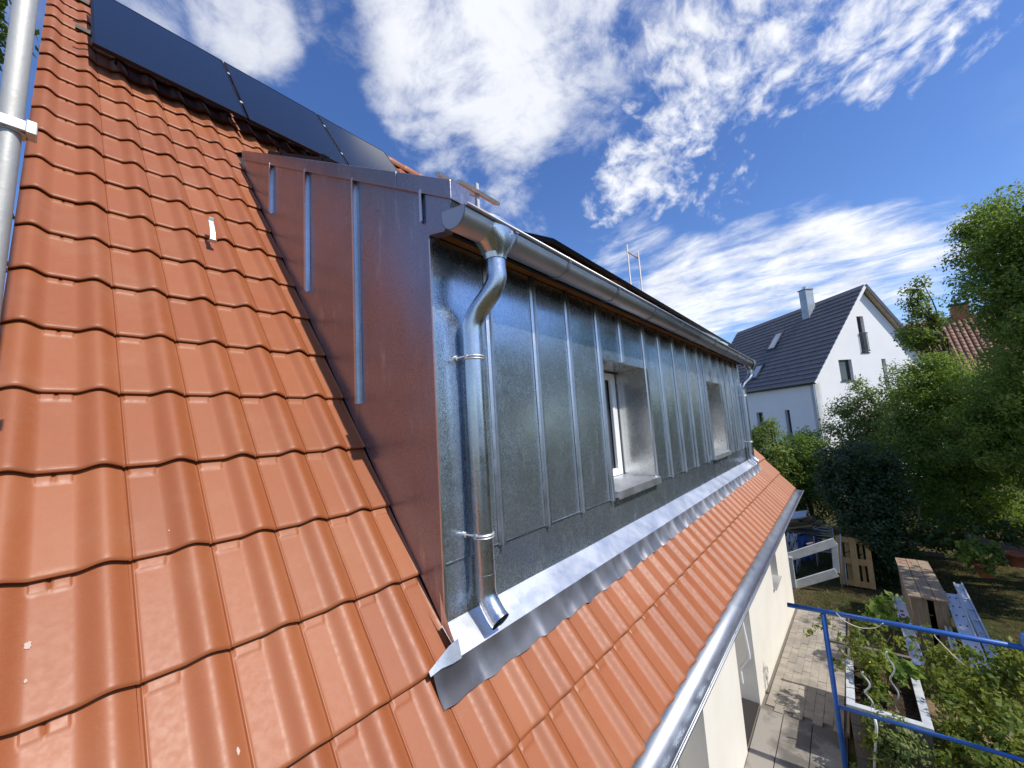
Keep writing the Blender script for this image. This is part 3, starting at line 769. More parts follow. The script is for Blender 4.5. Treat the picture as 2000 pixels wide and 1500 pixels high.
# ------------------------------------------------------------------ ground and paving
def m_lawn():
    m, t, b, _ = newmat('dry_lawn')
    P = geo_pos(t)
    c = t.mix(t.maprange(t.noise(P, 1.1, 6, .65), .38, .62), (.05, .058, .018), (.10, .07, .035))
    c = t.mix(t.maprange(t.noise(P, 5, 6, .7), .5, .7, 0, .7), c, (.14, .10, .055))
    c = t.mix(t.maprange(t.noise(P, .5, 3), .55, .7, 0, .6), c, (.035, .055, .015))
    setb(t, b, base=c, rough=.95, spec=.1, normal=bump(t, t.noise(P, 45, 6, .7), .8, .03))
    return m
MT['lawn'] = m_lawn()
MT['grass'] = m_leaf('grass_blades', [(.04, .055, .016), (.07, .085, .022), (.16, .12, .055)], .25)
MT['soil'] = m_simple('dark_soil', (.045, .03, .02), (.09, .06, .04), scale=25, rough=.95, spec=.1, bumps=.9, bscale=60, bdist=.03)
MT['concrete'] = m_simple('stained_concrete', (.30, .275, .24), (.13, .12, .105), scale=2.0, rough=.85, spec=.25, bumps=.3, bscale=90, bdist=.004, lo=.40, hi=.58)
MT['paver'] = m_simple('weathered_paver', (.36, .32, .265), (.25, .225, .19), scale=3.5, rough=.85, spec=.25, bumps=.3, bscale=90)
MT['joint'] = m_simple('paving_bed', (.17, .15, .125), rough=.95)
xs = np.array([-400, -60, -20, -5, 0, 3, 6.3, 7, 8, 9, 10, 11, 12, 13.3, 15, 18, 25, 40, 80, 200, 900.0])
ys = np.array([-500, -200, -80, -40, -20, -12, -8, -5, -3, -2, -1, 0, .3, 1.7, 5, 15, 40, 120, 500.0])
arr = [[(x, y, float(gz(x)) - .03 - (.0 if -.2 < y < 2 else .02)) for x in xs] for y in ys]
ground = G().grid(np.array(arr)).build('ground', MT['lawn'], smooth=True); tag(ground, kind='structure')
# path strip along the house
arr = [[(x, y, float(gz(x)) - .012) for x in (-4, 0, 3, 6.3, 7, 8, 9, 10, 10.9)] for y in (.42, YW + .1)]
path = G().grid(np.array(arr)).build('path', MT['joint']); tag(path, kind='structure')
# concrete slabs in front of the doors
for xa, xb in ((-4, 2.2), (2.21, 4.3), (4.31, 6.29)):
    for ya, yb in ((.44, .745), (.75, 1.045), (1.05, 1.298)):
        h = random.uniform(-.004, .004)
        G().box((xa, ya, -.06), (xb, yb - .005, .006 + h)).build('concrete_slab', MT['concrete'], path, bevel=.003)
pm = G().box((-.0988, -.0487, -.05), (.0988, .0487, 0)).mesh('paver')
pm2 = G().box((-.098, -.098, -.05), (.098, .098, 0)).mesh('paver_square')
sl = -math.atan(.6 / 7)
k = 0
for j in range(8):
    y = .50 + j * .1
    if y > 1.28: break
    x = 6.40 + (.1 if j % 2 else 0)
    while x < 10.75:
        Mx = Matrix.Translation(Vector((x, y, float(gz(x)) + .008 + random.uniform(-.004, .004)))) @ Matrix.Rotation(-sl, 4, 'Y') @ Matrix.Rotation(random.uniform(-.01, .01), 4, 'Z')
        o = mk('paver', pm, path, Mx, MT['paver'])
        x += .2
G().hexa([(6.3, .395, -.3), (10.8, .395, -.6), (10.8, .42, -.6), (6.3, .42, -.3)], [(6.3, .395, .03), (10.8, .395, -.35), (10.8, .42, -.35), (6.3, .42, .03)]).build('edging_board', m_wood('edging_wood', (.30, .22, .14), (.18, .13, .09)), path)
# short grass on the lawn
n = 26000
gx = RNG.uniform(9.0, 17.5, n); gy = RNG.uniform(-4.5, 1.6, n)
keep = ~((gx < 10.95) & (gy > .36)); keep &= (np.sin(gx * 1.7) * np.cos(gy * 2.1 + gx) + RNG.normal(0, .5, n) > -.2)
gx, gy = gx[keep], gy[keep]; n = len(gx)
hgt = RNG.uniform(.02, .07, n); ang = RNG.uniform(0, 6.28, n); lean = RNG.normal(0, .03, (n, 2))
b0 = np.stack([gx, gy, gz(gx) - .03], 1); dx = np.stack([np.cos(ang), np.sin(ang), 0 * ang], 1) * .008
V = np.empty((n, 3, 3)); V[:, 0] = b0 - dx; V[:, 1] = b0 + dx; V[:, 2] = b0 + np.concatenate([lean, hgt[:, None]], 1)
def tri_mesh(name, V, F, tint, mat):
    me = bpy.data.meshes.new(name)
    nv, nf = len(V), len(F)
    me.vertices.add(nv); me.vertices.foreach_set('co', V.ravel())
    k_ = F.shape[1]
    me.loops.add(nf * k_); me.loops.foreach_set('vertex_index', F.ravel().astype(np.int32))
    me.polygons.add(nf); me.polygons.foreach_set('loop_start', np.arange(0, nf * k_, k_, dtype=np.int32))
    try: me.polygons.foreach_set('loop_total', np.full(nf, k_, np.int32))
    except Exception: pass
    at = me.attributes.new('tint', 'FLOAT', 'POINT'); at.data.foreach_set('value', tint.astype(np.float32))
    me.materials.append(mat); me.update(calc_edges=True)
    return me
grass = mk('grass', tri_mesh('grass', V.reshape(-1, 3), np.arange(3 * n).reshape(-1, 3), np.repeat(RNG.uniform(0, 1, n), 3), MT['grass']))
tag(grass, 'short dry grass growing in patches across the shaded lawn', 'grass', kind='stuff')

# ------------------------------------------------------------------ plants
def leaves_mesh(name, cent, rad, per, size, mat, seed, tint_c=None, aspect=.5, droop=.2, spread=1.0, outc=None):
    """cent: clump centres (n,3); rad: clump radius; per: leaves in a clump"""
    r = np.random.default_rng(seed)
    n = len(cent); N = n * per
    c = np.repeat(cent, per, 0)
    off = r.normal(0, 1, (N, 3)); off /= np.linalg.norm(off, axis=1)[:, None]
    off *= (r.uniform(0, 1, N) ** .45)[:, None] * rad * np.array([1, 1, .75])
    p = c + off
    mid = cent.mean(0) if outc is None else np.array(outc)
    nrm = off / rad * .7 + (p - mid) / (np.linalg.norm(p - mid, axis=1)[:, None] + .01) * .5 + r.normal(0, .55, (N, 3)) + np.array([0, 0, .35])
    nrm /= np.linalg.norm(nrm, axis=1)[:, None]
    a = np.cross(nrm, r.normal(0, 1, (N, 3))); a[:, 2] -= droop; a -= nrm * (a * nrm).sum(1)[:, None]
    a /= np.linalg.norm(a, axis=1)[:, None] + 1e-9
    b = np.cross(nrm, a)
    s = size * r.uniform(.6, 1.3, N)[:, None]
    V = np.empty((N, 4, 3))
    V[:, 0] = p - a * s * .5; V[:, 1] = p + b * s * aspect * .5 - nrm * s * .06; V[:, 2] = p + a * s * .5 - nrm * s * .1; V[:, 3] = p - b * s * aspect * .5 - nrm * s * .06
    ct = (r.uniform(0, 1, n) if tint_c is None else tint_c)
    tint = np.clip(np.repeat(ct, per) * .6 + r.uniform(0, .4, N), 0, 1)
    F = np.arange(N * 4).reshape(-1, 4)
    return tri_mesh(name, V.reshape(-1, 3), F, np.repeat(tint, 4), mat)
def clumps(lobes, n, seed, shell=.45):
    r = np.random.default_rng(seed)
    vol = np.array([l[1][0] * l[1][1] * l[1][2] for l in lobes]) ** .75; pick = r.choice(len(lobes), n, p=vol / vol.sum())
    d = r.normal(0, 1, (n, 3)); d /= np.linalg.norm(d, axis=1)[:, None]
    q = d * (shell + (1 - shell) * r.uniform(0, 1, n) ** .6)[:, None]
    q *= (1 + .22 * np.sin(d[:, 0] * 5 + seed) * np.cos(d[:, 1] * 4 + d[:, 2] * 5))[:, None]
    return np.array([l[0] for l in lobes], float)[pick] + q * np.array([l[1] for l in lobes], float)[pick]
MT['bark'] = m_simple('bark', (.10, .075, .05), (.05, .04, .03), scale=14, rough=.95, spec=.1, bumps=.9, bscale=30, bdist=.02, stretch=(1, 1, .25))
def tree(name, label, cat, base_, lobes, n, rad, per, size, mat, seed, trunk_r=.15, trunk_top=None, group=None, limbs=14, shell=.45, aspect=.5):
    bx, by, bz = base_
    th = thing(name, label, cat, base_, group)
    cl = clumps(lobes, n, seed, shell)
    cl = cl[cl[:, 2] > bz + rad * .3]
    cr = mk('crown', leaves_mesh('crown', cl, rad, per, size, mat, seed + 1, aspect=aspect), th)
    r = np.random.default_rng(seed + 2)
    lo = np.array([l[0] for l in lobes], float); top = lo[np.argmax(lo[:, 2])]
    tt = np.array([top[0], top[1], top[2]]) if trunk_top is None else np.array(trunk_top, float)
    g = G(); b0 = np.array([bx, by, bz - .05])
    pts = bez([b0, b0 + (tt - b0) * .35 + r.normal(0, .08, 3), b0 + (tt - b0) * .7 + r.normal(0, .12, 3), tt], 6)
    g.tube(pts, np.linspace(trunk_r, trunk_r * .25, len(pts)), 9)
    for k_ in range(limbs):
        e = cl[r.integers(len(cl))]; i = r.integers(len(pts) // 4, len(pts) - 2); s = pts[i]
        if e[2] < s[2] - .3: s = pts[len(pts) // 4]
        mid_ = (s + e) / 2 + r.normal(0, .12, 3) + np.array([0, 0, .15])
        pp = bez([s, mid_, e], 5); g.tube(pp, np.linspace(trunk_r * .4, .008, len(pp)), 6)
    g.build('trunk', MT['bark'], th, smooth=True)
    return th
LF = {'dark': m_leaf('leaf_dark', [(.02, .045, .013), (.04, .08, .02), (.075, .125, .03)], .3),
      'mid': m_leaf('leaf_mid', [(.07, .14, .025), (.15, .25, .045), (.32, .40, .08)], .5),
      'light': m_leaf('leaf_light', [(.09, .15, .03), (.17, .24, .05), (.30, .34, .08)], .45),
      'pale': m_leaf('leaf_pale', [(.11, .16, .055), (.18, .23, .08), (.28, .31, .12)], .42),
      'ivy': m_leaf('leaf_ivy', [(.018, .04, .018), (.035, .07, .028), (.075, .12, .05)], .2),
      'tomato': m_leaf('leaf_tomato', [(.07, .12, .02), (.14, .19, .035), (.30, .29, .05)], .45)}
def at(u, v, x):                                        # a point on the vertical plane at distance x along the house
    return onX(u, v, x)
def zg(x): return float(gz(x)) - .03
# big maple at the right edge
def lobe(u, v, x, rx, ry, rz): return (tuple(at(u, v, x)), (rx, ry, rz))
tree('maple_tree', 'tall broad maple at the right edge with leaves reaching over the garden', 'tree', (15.5, -6.6, zg(15)),
     [lobe(1985, 520, 15, 1.2, 1.2, 1.1), lobe(2040, 630, 14.6, 1.3, 1.0, 1.2), lobe(2010, 780, 15.2, 1.2, 1.25, 1.05), lobe(2080, 560, 14.2, 1.3, 1.6, 1.5), lobe(1930, 450, 15.2, .65, .7, .6), lobe(1965, 590, 15, .5, .4, .5),
      lobe(2090, 740, 14.2, 1.3, 1.6, 1.4), lobe(1995, 430, 14.8, .9, 1.0, .9), lobe(2120, 430, 14.2, 1.3, 1.6, 1.4), lobe(1985, 860, 15, 1.2, 1.4, 1.2), lobe(1935, 830, 15.2, .9, .85, .85), lobe(1900, 500, 15.2, .4, .4, .45), lobe(1885, 450, 15.2, .25, .3, .25)], 1150, .34, 95, .085, LF['mid'], 11, .2, limbs=30, shell=.25)
tree('hornbeam', 'tall dark column-shaped hornbeam left of the big maple', 'tree', (17.0, -2.9, zg(17)),
     [lobe(1800, 750, 17, 1.0, .8, .9), lobe(1800, 810, 16.6, 1.0, .9, 1.1), lobe(1850, 760, 17, 1.0, .9, 1.1), lobe(1810, 900, 16.5, 1.2, 1.4, 1.6), lobe(1870, 850, 16.6, 1, 1.2, 1.4), lobe(1785, 880, 16.8, .7, .6, .9), lobe(1860, 960, 16.5, 1.2, 1.6, 1.2)], 800, .32, 80, .085, LF['mid'], 23, .15, limbs=16)
tree('slender_tree', 'slender tree whose thin top stands up beside the brick chimney', 'tree', (18.5, -3.1, zg(18)),
     [lobe(1795, 600, 18, .36, .36, .8), lobe(1800, 660, 18, .6, .55, .5), lobe(1770, 650, 18, .28, .25, .35), lobe(1830, 625, 18, .22, .2, .35), lobe(1795, 565, 18, .2, .2, .4)], 130, .24, 34, .10, LF['light'], 31, .07, limbs=40, shell=.15)
tree('cherry_tree', 'pale green loose tree standing in front of the white gable', 'tree', (19.5, -.75, zg(19)),
     [lobe(1690, 800, 19, .9, .9, .9), lobe(1660, 840, 18.8, .8, .8, .8), lobe(1720, 850, 19, .9, .8, .9), lobe(1690, 900, 18.8, 1.0, 1.1, .9), lobe(1640, 800, 19, .4, .4, .4), lobe(1690, 755, 19, .35, .4, .45), lobe(1730, 790, 19.3, .6, .5, .6)], 330, .30, 50, .10, LF['pale'], 41, .09, limbs=30, shell=.2)
tree('hazel_shrub', 'light green shrub just right of the far downpipe', 'shrub', (17.0, 2.45, zg(17)),
     [lobe(1490, 860, 17, .6, .7, .6), lobe(1510, 900, 16.8, .7, .8, .8), lobe(1480, 930, 16.8, .7, .8, .9), lobe(1505, 835, 17, .25, .25, .4)], 200, .28, 50, .10, LF['light'], 51, .05, limbs=16)
tree('round_shrub', 'rounded mid green shrub below the two small neighbour windows', 'shrub', (17.5, 1.1, zg(17)),
     [lobe(1570, 890, 17.5, .9, .9, .8), lobe(1600, 930, 17.2, .9, .9, .9), lobe(1540, 930, 17.2, .9, .9, .9), lobe(1575, 860, 17.5, .5, .5, .4)], 300, .28, 52, .09, LF['mid'], 61, .06, limbs=14)
tree('ivy_stump', 'dark ivy mound leaning behind the wooden pallet', 'shrub', (14.3, -.55, zg(14)),
     [lobe(1690, 920, 14.3, .75, .9, .8), lobe(1660, 960, 14.2, .7, .7, .9), lobe(1700, 1030, 14.1, .7, .75, .9), lobe(1725, 1090, 14, .6, .5, .7), lobe(1690, 1090, 14.2, .6, .7, .6), lobe(1640, 905, 14.3, .4, .4, .4), lobe(1725, 960, 14.2, .5, .5, .7)], 460, .24, 60, .075, LF['ivy'], 71, .18, limbs=10, shell=.4, aspect=.85)
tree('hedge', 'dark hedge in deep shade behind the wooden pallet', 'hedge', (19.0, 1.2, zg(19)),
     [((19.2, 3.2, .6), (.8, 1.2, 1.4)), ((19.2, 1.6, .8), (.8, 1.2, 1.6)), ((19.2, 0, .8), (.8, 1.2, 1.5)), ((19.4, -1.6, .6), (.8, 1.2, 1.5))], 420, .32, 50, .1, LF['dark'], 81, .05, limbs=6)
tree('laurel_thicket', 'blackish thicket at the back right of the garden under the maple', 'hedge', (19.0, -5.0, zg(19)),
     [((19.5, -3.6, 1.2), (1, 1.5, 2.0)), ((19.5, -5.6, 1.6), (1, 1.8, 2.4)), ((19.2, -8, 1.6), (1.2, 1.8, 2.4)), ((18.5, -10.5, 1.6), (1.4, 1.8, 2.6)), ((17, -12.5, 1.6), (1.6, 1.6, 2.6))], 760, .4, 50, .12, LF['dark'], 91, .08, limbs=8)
# wood that closes the garden on the right: beyond the frame, seen mirrored in the zinc
lob = []
rr_ = np.random.default_rng(5)
for k in range(17):
    x = 15 - k * 1.55; y = -9.5 - 1.5 * math.sin(k * 1.1) - (4.5 if k > 4 else 0)
    h = 3.6 + 1.3 * rr_.random() + (2.6 if k < 4 else 0)
    lob += [((x, y, h * .55), (1.6, 1.5, h * .55)), ((x + .6, y - .8, h * .95), (1.1, 1.2, 1.3))]
for k in (0, 1, 2, 6, 7, 8, 9): lob += [((15.0 - k * .68, -5.4 - 1.1 * (k % 3), 5.2 + .8 * (k % 3)), (1.1, 1.3, 1.2))]  # loose crowns added out of frame to cast shade on the lawn
cl = clumps(lob, 2900, 17, .35); cl = cl[cl[:, 2] > .1]
o = mk('woodland', leaves_mesh('woodland', cl, .5, 34, .2, LF['dark'], 18, outc=(0, -13, 2))); tag(o, 'unseen dense green wood closing the garden on the right, with crowns added to shade the lawn', 'wood', kind='stuff')
# a far belt of trees behind the houses
lob = []
for k in range(40):
    x = 75 - abs(k - 20) * .8; y = 40 - k * 3.2; h = 3 + 2.2 * rr_.random()
    lob.append(((x, y, h * .5), (2.5, 2.6, h * .62)))
cl = clumps(lob, 1500, 27, .3)
o = mk('far_trees', leaves_mesh('far_trees', cl, 1.0, 22, .5, LF['mid'], 28)); tag(o, 'far belt of trees behind the neighbouring houses', 'trees', kind='stuff')
# dark tree outside the verge, left of the scaffold pole
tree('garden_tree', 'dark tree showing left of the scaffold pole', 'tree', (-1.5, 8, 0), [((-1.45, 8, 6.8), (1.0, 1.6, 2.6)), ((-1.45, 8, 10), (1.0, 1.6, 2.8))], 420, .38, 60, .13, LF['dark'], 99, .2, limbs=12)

# ------------------------------------------------------------------ neighbour house
MT['nplaster'] = m_simple('white_render', (.86, .86, .85), (.82, .82, .82), scale=.8, rough=.9, spec=.2, bumps=.2, bscale=120)
MT['slate'] = m_simple('anthracite_tile', (.085, .092, .115), (.065, .072, .092), scale=2, rough=.5, spec=.4, bumps=.15, bscale=30)
MT['chim'] = m_metal('chimney_sheet', (.42, .46, .5), .45, .6, metal=.6)
MT['anth'] = m_simple('anthracite_frame', (.045, .05, .055), rough=.4, spec=.5)
MT['pine'] = m_wood('pine_soffit', (.62, .47, .28), (.5, .36, .2), (1, 1, 1))
ax_l = np.array([.7071, .7071, 0]); ax_g = np.array([.7071, -.7071, 0]); UP = np.array([0, 0, 1.0])
def cdir(u, v):
    d = ray(u, v); return d / np.linalg.norm(d[:2])
NC = cdir(1590, 745) * 26.0; NC = np.array([NC[0], NC[1], 0])
NG = zg(26)
zE = CZ + cdir(1590, 747)[2] * 26.0
BW, LN = 7.2, 9.9
ap = NC + ax_g * BW / 2; zA = CZ + cdir(1680, 566)[2] * np.linalg.norm(ap[:2])
nh = thing('white_house', 'white rendered house with dark grey tiled gable roof beyond the garden', 'house', (NC[0], NC[1], NG))
def nh_p(g_, l_, z): return NC + ax_g * g_ + ax_l * l_ + UP * z
# gable wall with openings built as a frame of boxes would be heavy: wall body plus recessed windows
prof = [nh_p(0, 0, NG - .5), nh_p(BW, 0, NG - .5), nh_p(BW, 0, zE), nh_p(BW / 2, 0, zA - .12), nh_p(0, 0, zE)]
WINR = {}
def win_rect(u0, v0, u1, v1, face):
    p0, nv, av = (NC, ax_l, ax_g) if face == 'g' else (NC, ax_g, ax_l)
    a = onP(u0, v0, p0, nv); b = onP(u1, v1, p0, nv)
    return (*sorted(((a - NC) @ av, (b - NC) @ av)), *sorted((a[2], b[2])))
NWIN = {'g': [win_rect(1672, 618, 1697, 688, 'g'), win_rect(1637, 703, 1669, 743, 'g'), win_rect(1721, 701, 1739, 758, 'g')],
        'l': [win_rect(1477, 806, 1496, 852, 'l'), win_rect(1532, 801, 1549, 852, 'l')]}
def holed(face, width, top, name):
    """wall skin of 0.3 m with openings; top(g) is the upper outline"""
    av, iv = (ax_g, ax_l) if face == 'g' else (ax_l, ax_g)
    wins = NWIN[face]; gb = sorted({0, width, width / 2, *[w_[0] for w_ in wins], *[w_[1] for w_ in wins]})
    g = G()
    for g0, g1 in zip(gb[:-1], gb[1:]):
        z = NG - .5
        for w_ in sorted([w_ for w_ in wins if w_[0] < (g0 + g1) / 2 < w_[1]], key=lambda q: q[2]):
            g.prism([NC + av * g0 + UP * z, NC + av * g1 + UP * z, NC + av * g1 + UP * w_[2], NC + av * g0 + UP * w_[2]], iv * .3); z = w_[3]
        g.prism([NC + av * g0 + UP * z, NC + av * g1 + UP * z, NC + av * g1 + UP * top(g1), NC + av * g0 + UP * top(g0)], iv * .3)
    return g.build(name, MT['nplaster'], nh)
nwall = holed('g', BW, lambda q: zE + (zA - .12 - zE) * (1 - abs(q - BW / 2) / (BW / 2)), 'gable_wall')
holed('l', LN, lambda q: zE, 'side_wall')
G().prism([p_ + ax_l * .32 + (ax_g * .32 if k_ in (0, 4) else -ax_g * .02 if k_ in (1, 2) else 0) - UP * .25 * (k_ in (2, 3, 4)) for k_, p_ in enumerate(prof)], ax_l * (LN - .6)).build('inner_wall', MT['deck'], nh)
G().obox(nh_p(BW - .15, LN / 2, (zE + NG) / 2 - .1), ax_g, ax_l, UP, .3, LN - .6, zE - NG).build('rear_wall', MT['nplaster'], nh)
G().prism([p_ + ax_l * (LN - .27) for p_ in prof], ax_l * .27).build('far_gable_wall', MT['nplaster'], nh)
slope = np.array([*(ax_g * (BW / 2))[:2], zA - zE]); sl_len = np.linalg.norm(slope); su = slope / sl_len
rn = np.cross(ax_l, su); rn = rn if rn[2] > 0 else -rn
g = G().obox(nh_p(0, 0, zE) + su * sl_len / 2 + ax_l * LN / 2 + rn * .10, ax_l, su, rn, LN + .5, sl_len + .3, .12)
s2 = np.array([*(-ax_g * (BW / 2))[:2], zA - zE]) / sl_len; rn2 = np.cross(s2, ax_l); rn2 = rn2 if rn2[2] > 0 else -rn2
g.obox(nh_p(BW, 0, zE) + s2 * sl_len / 2 + ax_l * LN / 2 + rn2 * .10, ax_l, s2, rn2, LN + .5, sl_len + .3, .12)
nroof = g.build('roof', MT['slate'], nh)
nco = 20
for i in range(nco):
    c_ = nh_p(0, 0, zE) + su * (-.12 + (i + .5) * (sl_len + .2) / nco) + ax_l * LN / 2 + rn * .185
    tt_ = su * math.cos(.09) + rn * -math.sin(.09) ; nn_ = rn * math.cos(.09) + su * math.sin(.09)
    G().obox(c_, ax_l, tt_, nn_, LN + .56, (sl_len + .2) / nco + .03, .03).build('tile_course', MT['slate'], nroof)
# pale verge boards and pine soffit on the gable
for sgn, (p0, sv, rv) in enumerate(((nh_p(0, 0, zE), su, rn), (nh_p(BW, 0, zE), s2, rn2))):
    G().obox(p0 + sv * sl_len / 2 - ax_l * .12 + rv * .012, ax_l, sv, rv, .24, sl_len + .2, .04).build('soffit', MT['pine'], nroof)
    G().obox(p0 + sv * sl_len / 2 - ax_l * .262 + rv * .10, ax_l, sv, rv, .025, sl_len + .3, .18).build('verge_board', MT['slate'] if sgn else MT['nplaster'], nroof)
def nwin(w_, face, rail=False):
    nv, av = (ax_l, ax_g) if face == 'g' else (ax_g, ax_l)
    g0, g1, z0, z1 = w_; cc = NC + av * (g0 + g1) / 2 + UP * (z0 + z1) / 2 + nv * .2
    g = G(); wd, hh = g1 - g0 - .004, z1 - z0 - .004
    for s_ in (-1, 1):
        g.obox(cc + av * s_ * (wd / 2 - .05), av, nv, UP, .1, .06, hh); g.obox(cc + UP * s_ * (hh / 2 - .05), av, nv, UP, wd - .2, .06, .1)
    if wd > .9: g.obox(cc, av, nv, UP, .09, .055, hh - .2)
    o_ = g.build('window', MT['anth'], nh)
    G().obox(cc + nv * .005, av, nv, UP, wd - .2, .04, hh - .2).build('pane', MT['glass'], o_)
    G().obox(cc - UP * (hh / 2 + .022) - nv * .19, av, nv, UP, wd + .1, .1, .04).build('sill', MT['anth'], o_)
    if rail:
        g = G()
        for k in range(7): g.obox(cc + av * (-wd / 2 + wd * k / 6) - UP * hh * .22 - nv * .26, av, nv, UP, .02, .02, hh * .5)
        g.obox(cc + UP * hh * .03 - nv * .26, av, nv, UP, wd + .06, .05, .05); g.obox(cc - UP * hh * .46 - nv * .26, av, nv, UP, wd + .06, .05, .05)
        g.build('balcony_rail', MT['anth'], o_)
for f_ in 'gl':
    for k, w_ in enumerate(NWIN[f_]): nwin(w_, f_, f_ == 'g' and k == 0)
def skylight(u0, v0, u1, v1):
    p0 = nh_p(0, 0, zE) + rn * .2
    a = onP(u0, v0, p0, rn); b = onP(u1, v1, p0, rn); c_ = (a + b) / 2
    wl = abs((a - b) @ ax_l); hl = abs((a - b) @ su); wl, hl = max(wl, .7), max(hl, .9)
    g = G()
    for s_ in (-1, 1):
        g.obox(c_ + ax_l * s_ * (wl / 2), ax_l, su, rn, .1, hl + .1, .12); g.obox(c_ + su * s_ * hl / 2, ax_l, su, rn, wl - .1, .1, .12)
    o_ = g.build('skylight', MT['anth'], nroof)
    tl = su * math.cos(.12) + rn * math.sin(.12) * 0
    G().obox(c_ + rn * .02, ax_l, su, rn, wl - .1, hl - .1, .03).build('skylight_glass', m_glass('skylight_glass', (.45, .47, .5), .1), nroof)
G().tube([nh_p(0, -.2, zE - .02) - ax_g * .22, nh_p(0, LN + .2, zE - .02) - ax_g * .22], .06, 10).build('gutter', MT['anth'], nroof, smooth=True)
skylight(1503, 683, 1526, 649); skylight(1468, 740, 1488, 713)
cp = onP(1580, 612, nh_p(0, 0, zE) + rn * .2, rn)
G().obox(cp + UP * .5, ax_l, ax_g, UP, .5, .5, 1.9).build('chimney', MT['chim'], nroof)
G().obox(cp + UP * 1.48, ax_l, ax_g, UP, .6, .6, .06).build('chimney_cap', MT['chim'], nroof)
G().tube([cp + UP * 1.5, cp + UP * 1.68], .14, 12).build('flue', MT['alu'], nroof)
G().tube([nh_p(.0, -.05, NG) - ax_g * .09 + UP * 0, nh_p(0, -.05, zE) - ax_g * .09], .04, 8).build('downpipe', MT['zinc_pipe'], nh)

# red roofed house further back
MT['oldtile'] = m_simple('old_roof_tile', (.36, .20, .13), (.22, .13, .09), scale=3, rough=.85, bumps=.3, bscale=20)
MT['brick'] = m_simple('brick', (.40, .14, .075), (.28, .10, .06), scale=9, rough=.85)
RX = 46.0
ra = onX(1770, 640, RX); rb_ = onX(1990, 600, RX)
rhz = (ra[2] + rb_[2]) / 2
rh = thing('red_roof_house', 'distant house with old reddish tiled roof and brick chimney behind the trees', 'house', (RX, float(ra[1] + rb_[1]) / 2, zg(RX)))
y0, y1 = sorted((ra[1] + 1.0, rb_[1] - 1.5))
G().prism([(RX - 4, y0 + .3, zg(RX) - .5), (RX + 4, y0 + .3, zg(RX) - .5), (RX + 4, y0 + .3, rhz - 4.2), (RX, y0 + .3, rhz - .2), (RX - 4, y0 + .3, rhz - 4.2)], (0, y1 - y0 - .6, 0)).build('wall', MT['nplaster'], rh)
g = G()
for s_ in (-1, 1): g.hexa([(RX, y0, rhz), (RX, y1, rhz), (RX + s_ * 4.6, y1, rhz - 4.7), (RX + s_ * 4.6, y0, rhz - 4.7)], [(RX, y0, rhz + .12), (RX, y1, rhz + .12), (RX + s_ * 4.6, y1, rhz - 4.58), (RX + s_ * 4.6, y0, rhz - 4.58)])
rroof = g.build('roof', MT['oldtile'], rh)
g = G()
for k in range(16):
    for q in np.arange(y0 + .15, y1 - .1, .3):
        a_ = np.array([RX - .02 - k * .285, q, rhz + .13 - k * .2915]); g.tube([a_, a_ + np.array([-.3, 0, -.30])], .13, 6)
tag(g.build('pantiles', MT['oldtile'], rroof, smooth=True), kind='stuff')
ch = onX(1874, 608, RX)
G().box((RX - .5, ch[1] - .45, rhz - .6), (RX + .4, ch[1] + .45, rhz + .9)).build('chimney', MT['brick'], rroof)
G().box((RX - .6, ch[1] - .6, rhz + 1.02), (RX + .5, ch[1] + .6, rhz + 1.1)).build('chimney_cap', MT['slate'], rroof)

# ------------------------------------------------------------------ scaffolding
def pole_thing(x, y, z0, z1, label):
    th = thing('scaffold_pole', label, 'scaffold pole', (x, y, z0))
    pa_, pb2_ = onY(50, 0, y), onY(-20, 560, y); ta = lambda z: pb2_ + (pa_ - pb2_) * (z - pb2_[2]) / (pa_[2] - pb2_[2])
    G().tube([ta(z0), ta(z1)], .0242, 20).build('tube', MT['steel'], th, smooth=True)
    return th
px0, py0 = -.071, 1.75
pole = pole_thing(px0, py0, 0.0, 9.5, 'galvanised scaffold pole standing close at the left roof edge')
cz = float(onP(25, 250, (px0, py0, 0), (0, 1, 0))[2])
g = G().tube([(px0, py0, cz - .02), (px0, py0, cz + .02)], .031, 16); g.box((px0 - .2, py0 - .036, cz - .016), (px0 + .036, py0 - .026, cz + .016)); g.box((px0 + .022, py0 - .04, cz - .02), (px0 + .045, py0 + .01, cz + .02))
g.build('coupler', MT['alu'], pole, bevel=.003)
p2_ = thing('thin_scaffold_tube', 'thinner steel tube fixed behind the close scaffold pole', 'scaffold', (-.105, 2.6, 4.2))
G().tube([(-.125, 2.75, 4.2), (-.125, 2.75, 9.5)], .02, 14).build('tube', MT['steel'], p2_, smooth=True)
G().tube([(-.125, 2.75, 6.55), (-.125, 2.75, 6.60)], .028, 14).build('collar', MT['steel'], p2_, smooth=True)
# frame beyond the far gable
d0 = cdir(1224, 478); d1 = cdir(1246, 492)
fr = thing('scaffolding', 'slim scaffold frame sticking up behind the dormer roof against the sky', 'scaffold', (11.7, 4.5, -.5))
for d_, hgt_ in ((d0, d0[2]), (d1, d1[2])):
    r_ = 12.6; G().tube([(d_[0] * r_, d_[1] * r_, -.5), (d_[0] * r_, d_[1] * r_, CZ + hgt_ * r_)], .024, 10).build('standard', MT['steel'], fr, smooth=True)
a_ = cdir(1226, 492) * 12.6 + C0; b_ = cdir(1246, 504) * 12.6 + C0
MT['rust'] = m_simple('rusty_tube', (.45, .22, .10), (.5, .42, .34), scale=18, rough=.7)
G().tube([a_, b_], .022, 10).build('ledger', MT['rust'], fr, smooth=True)

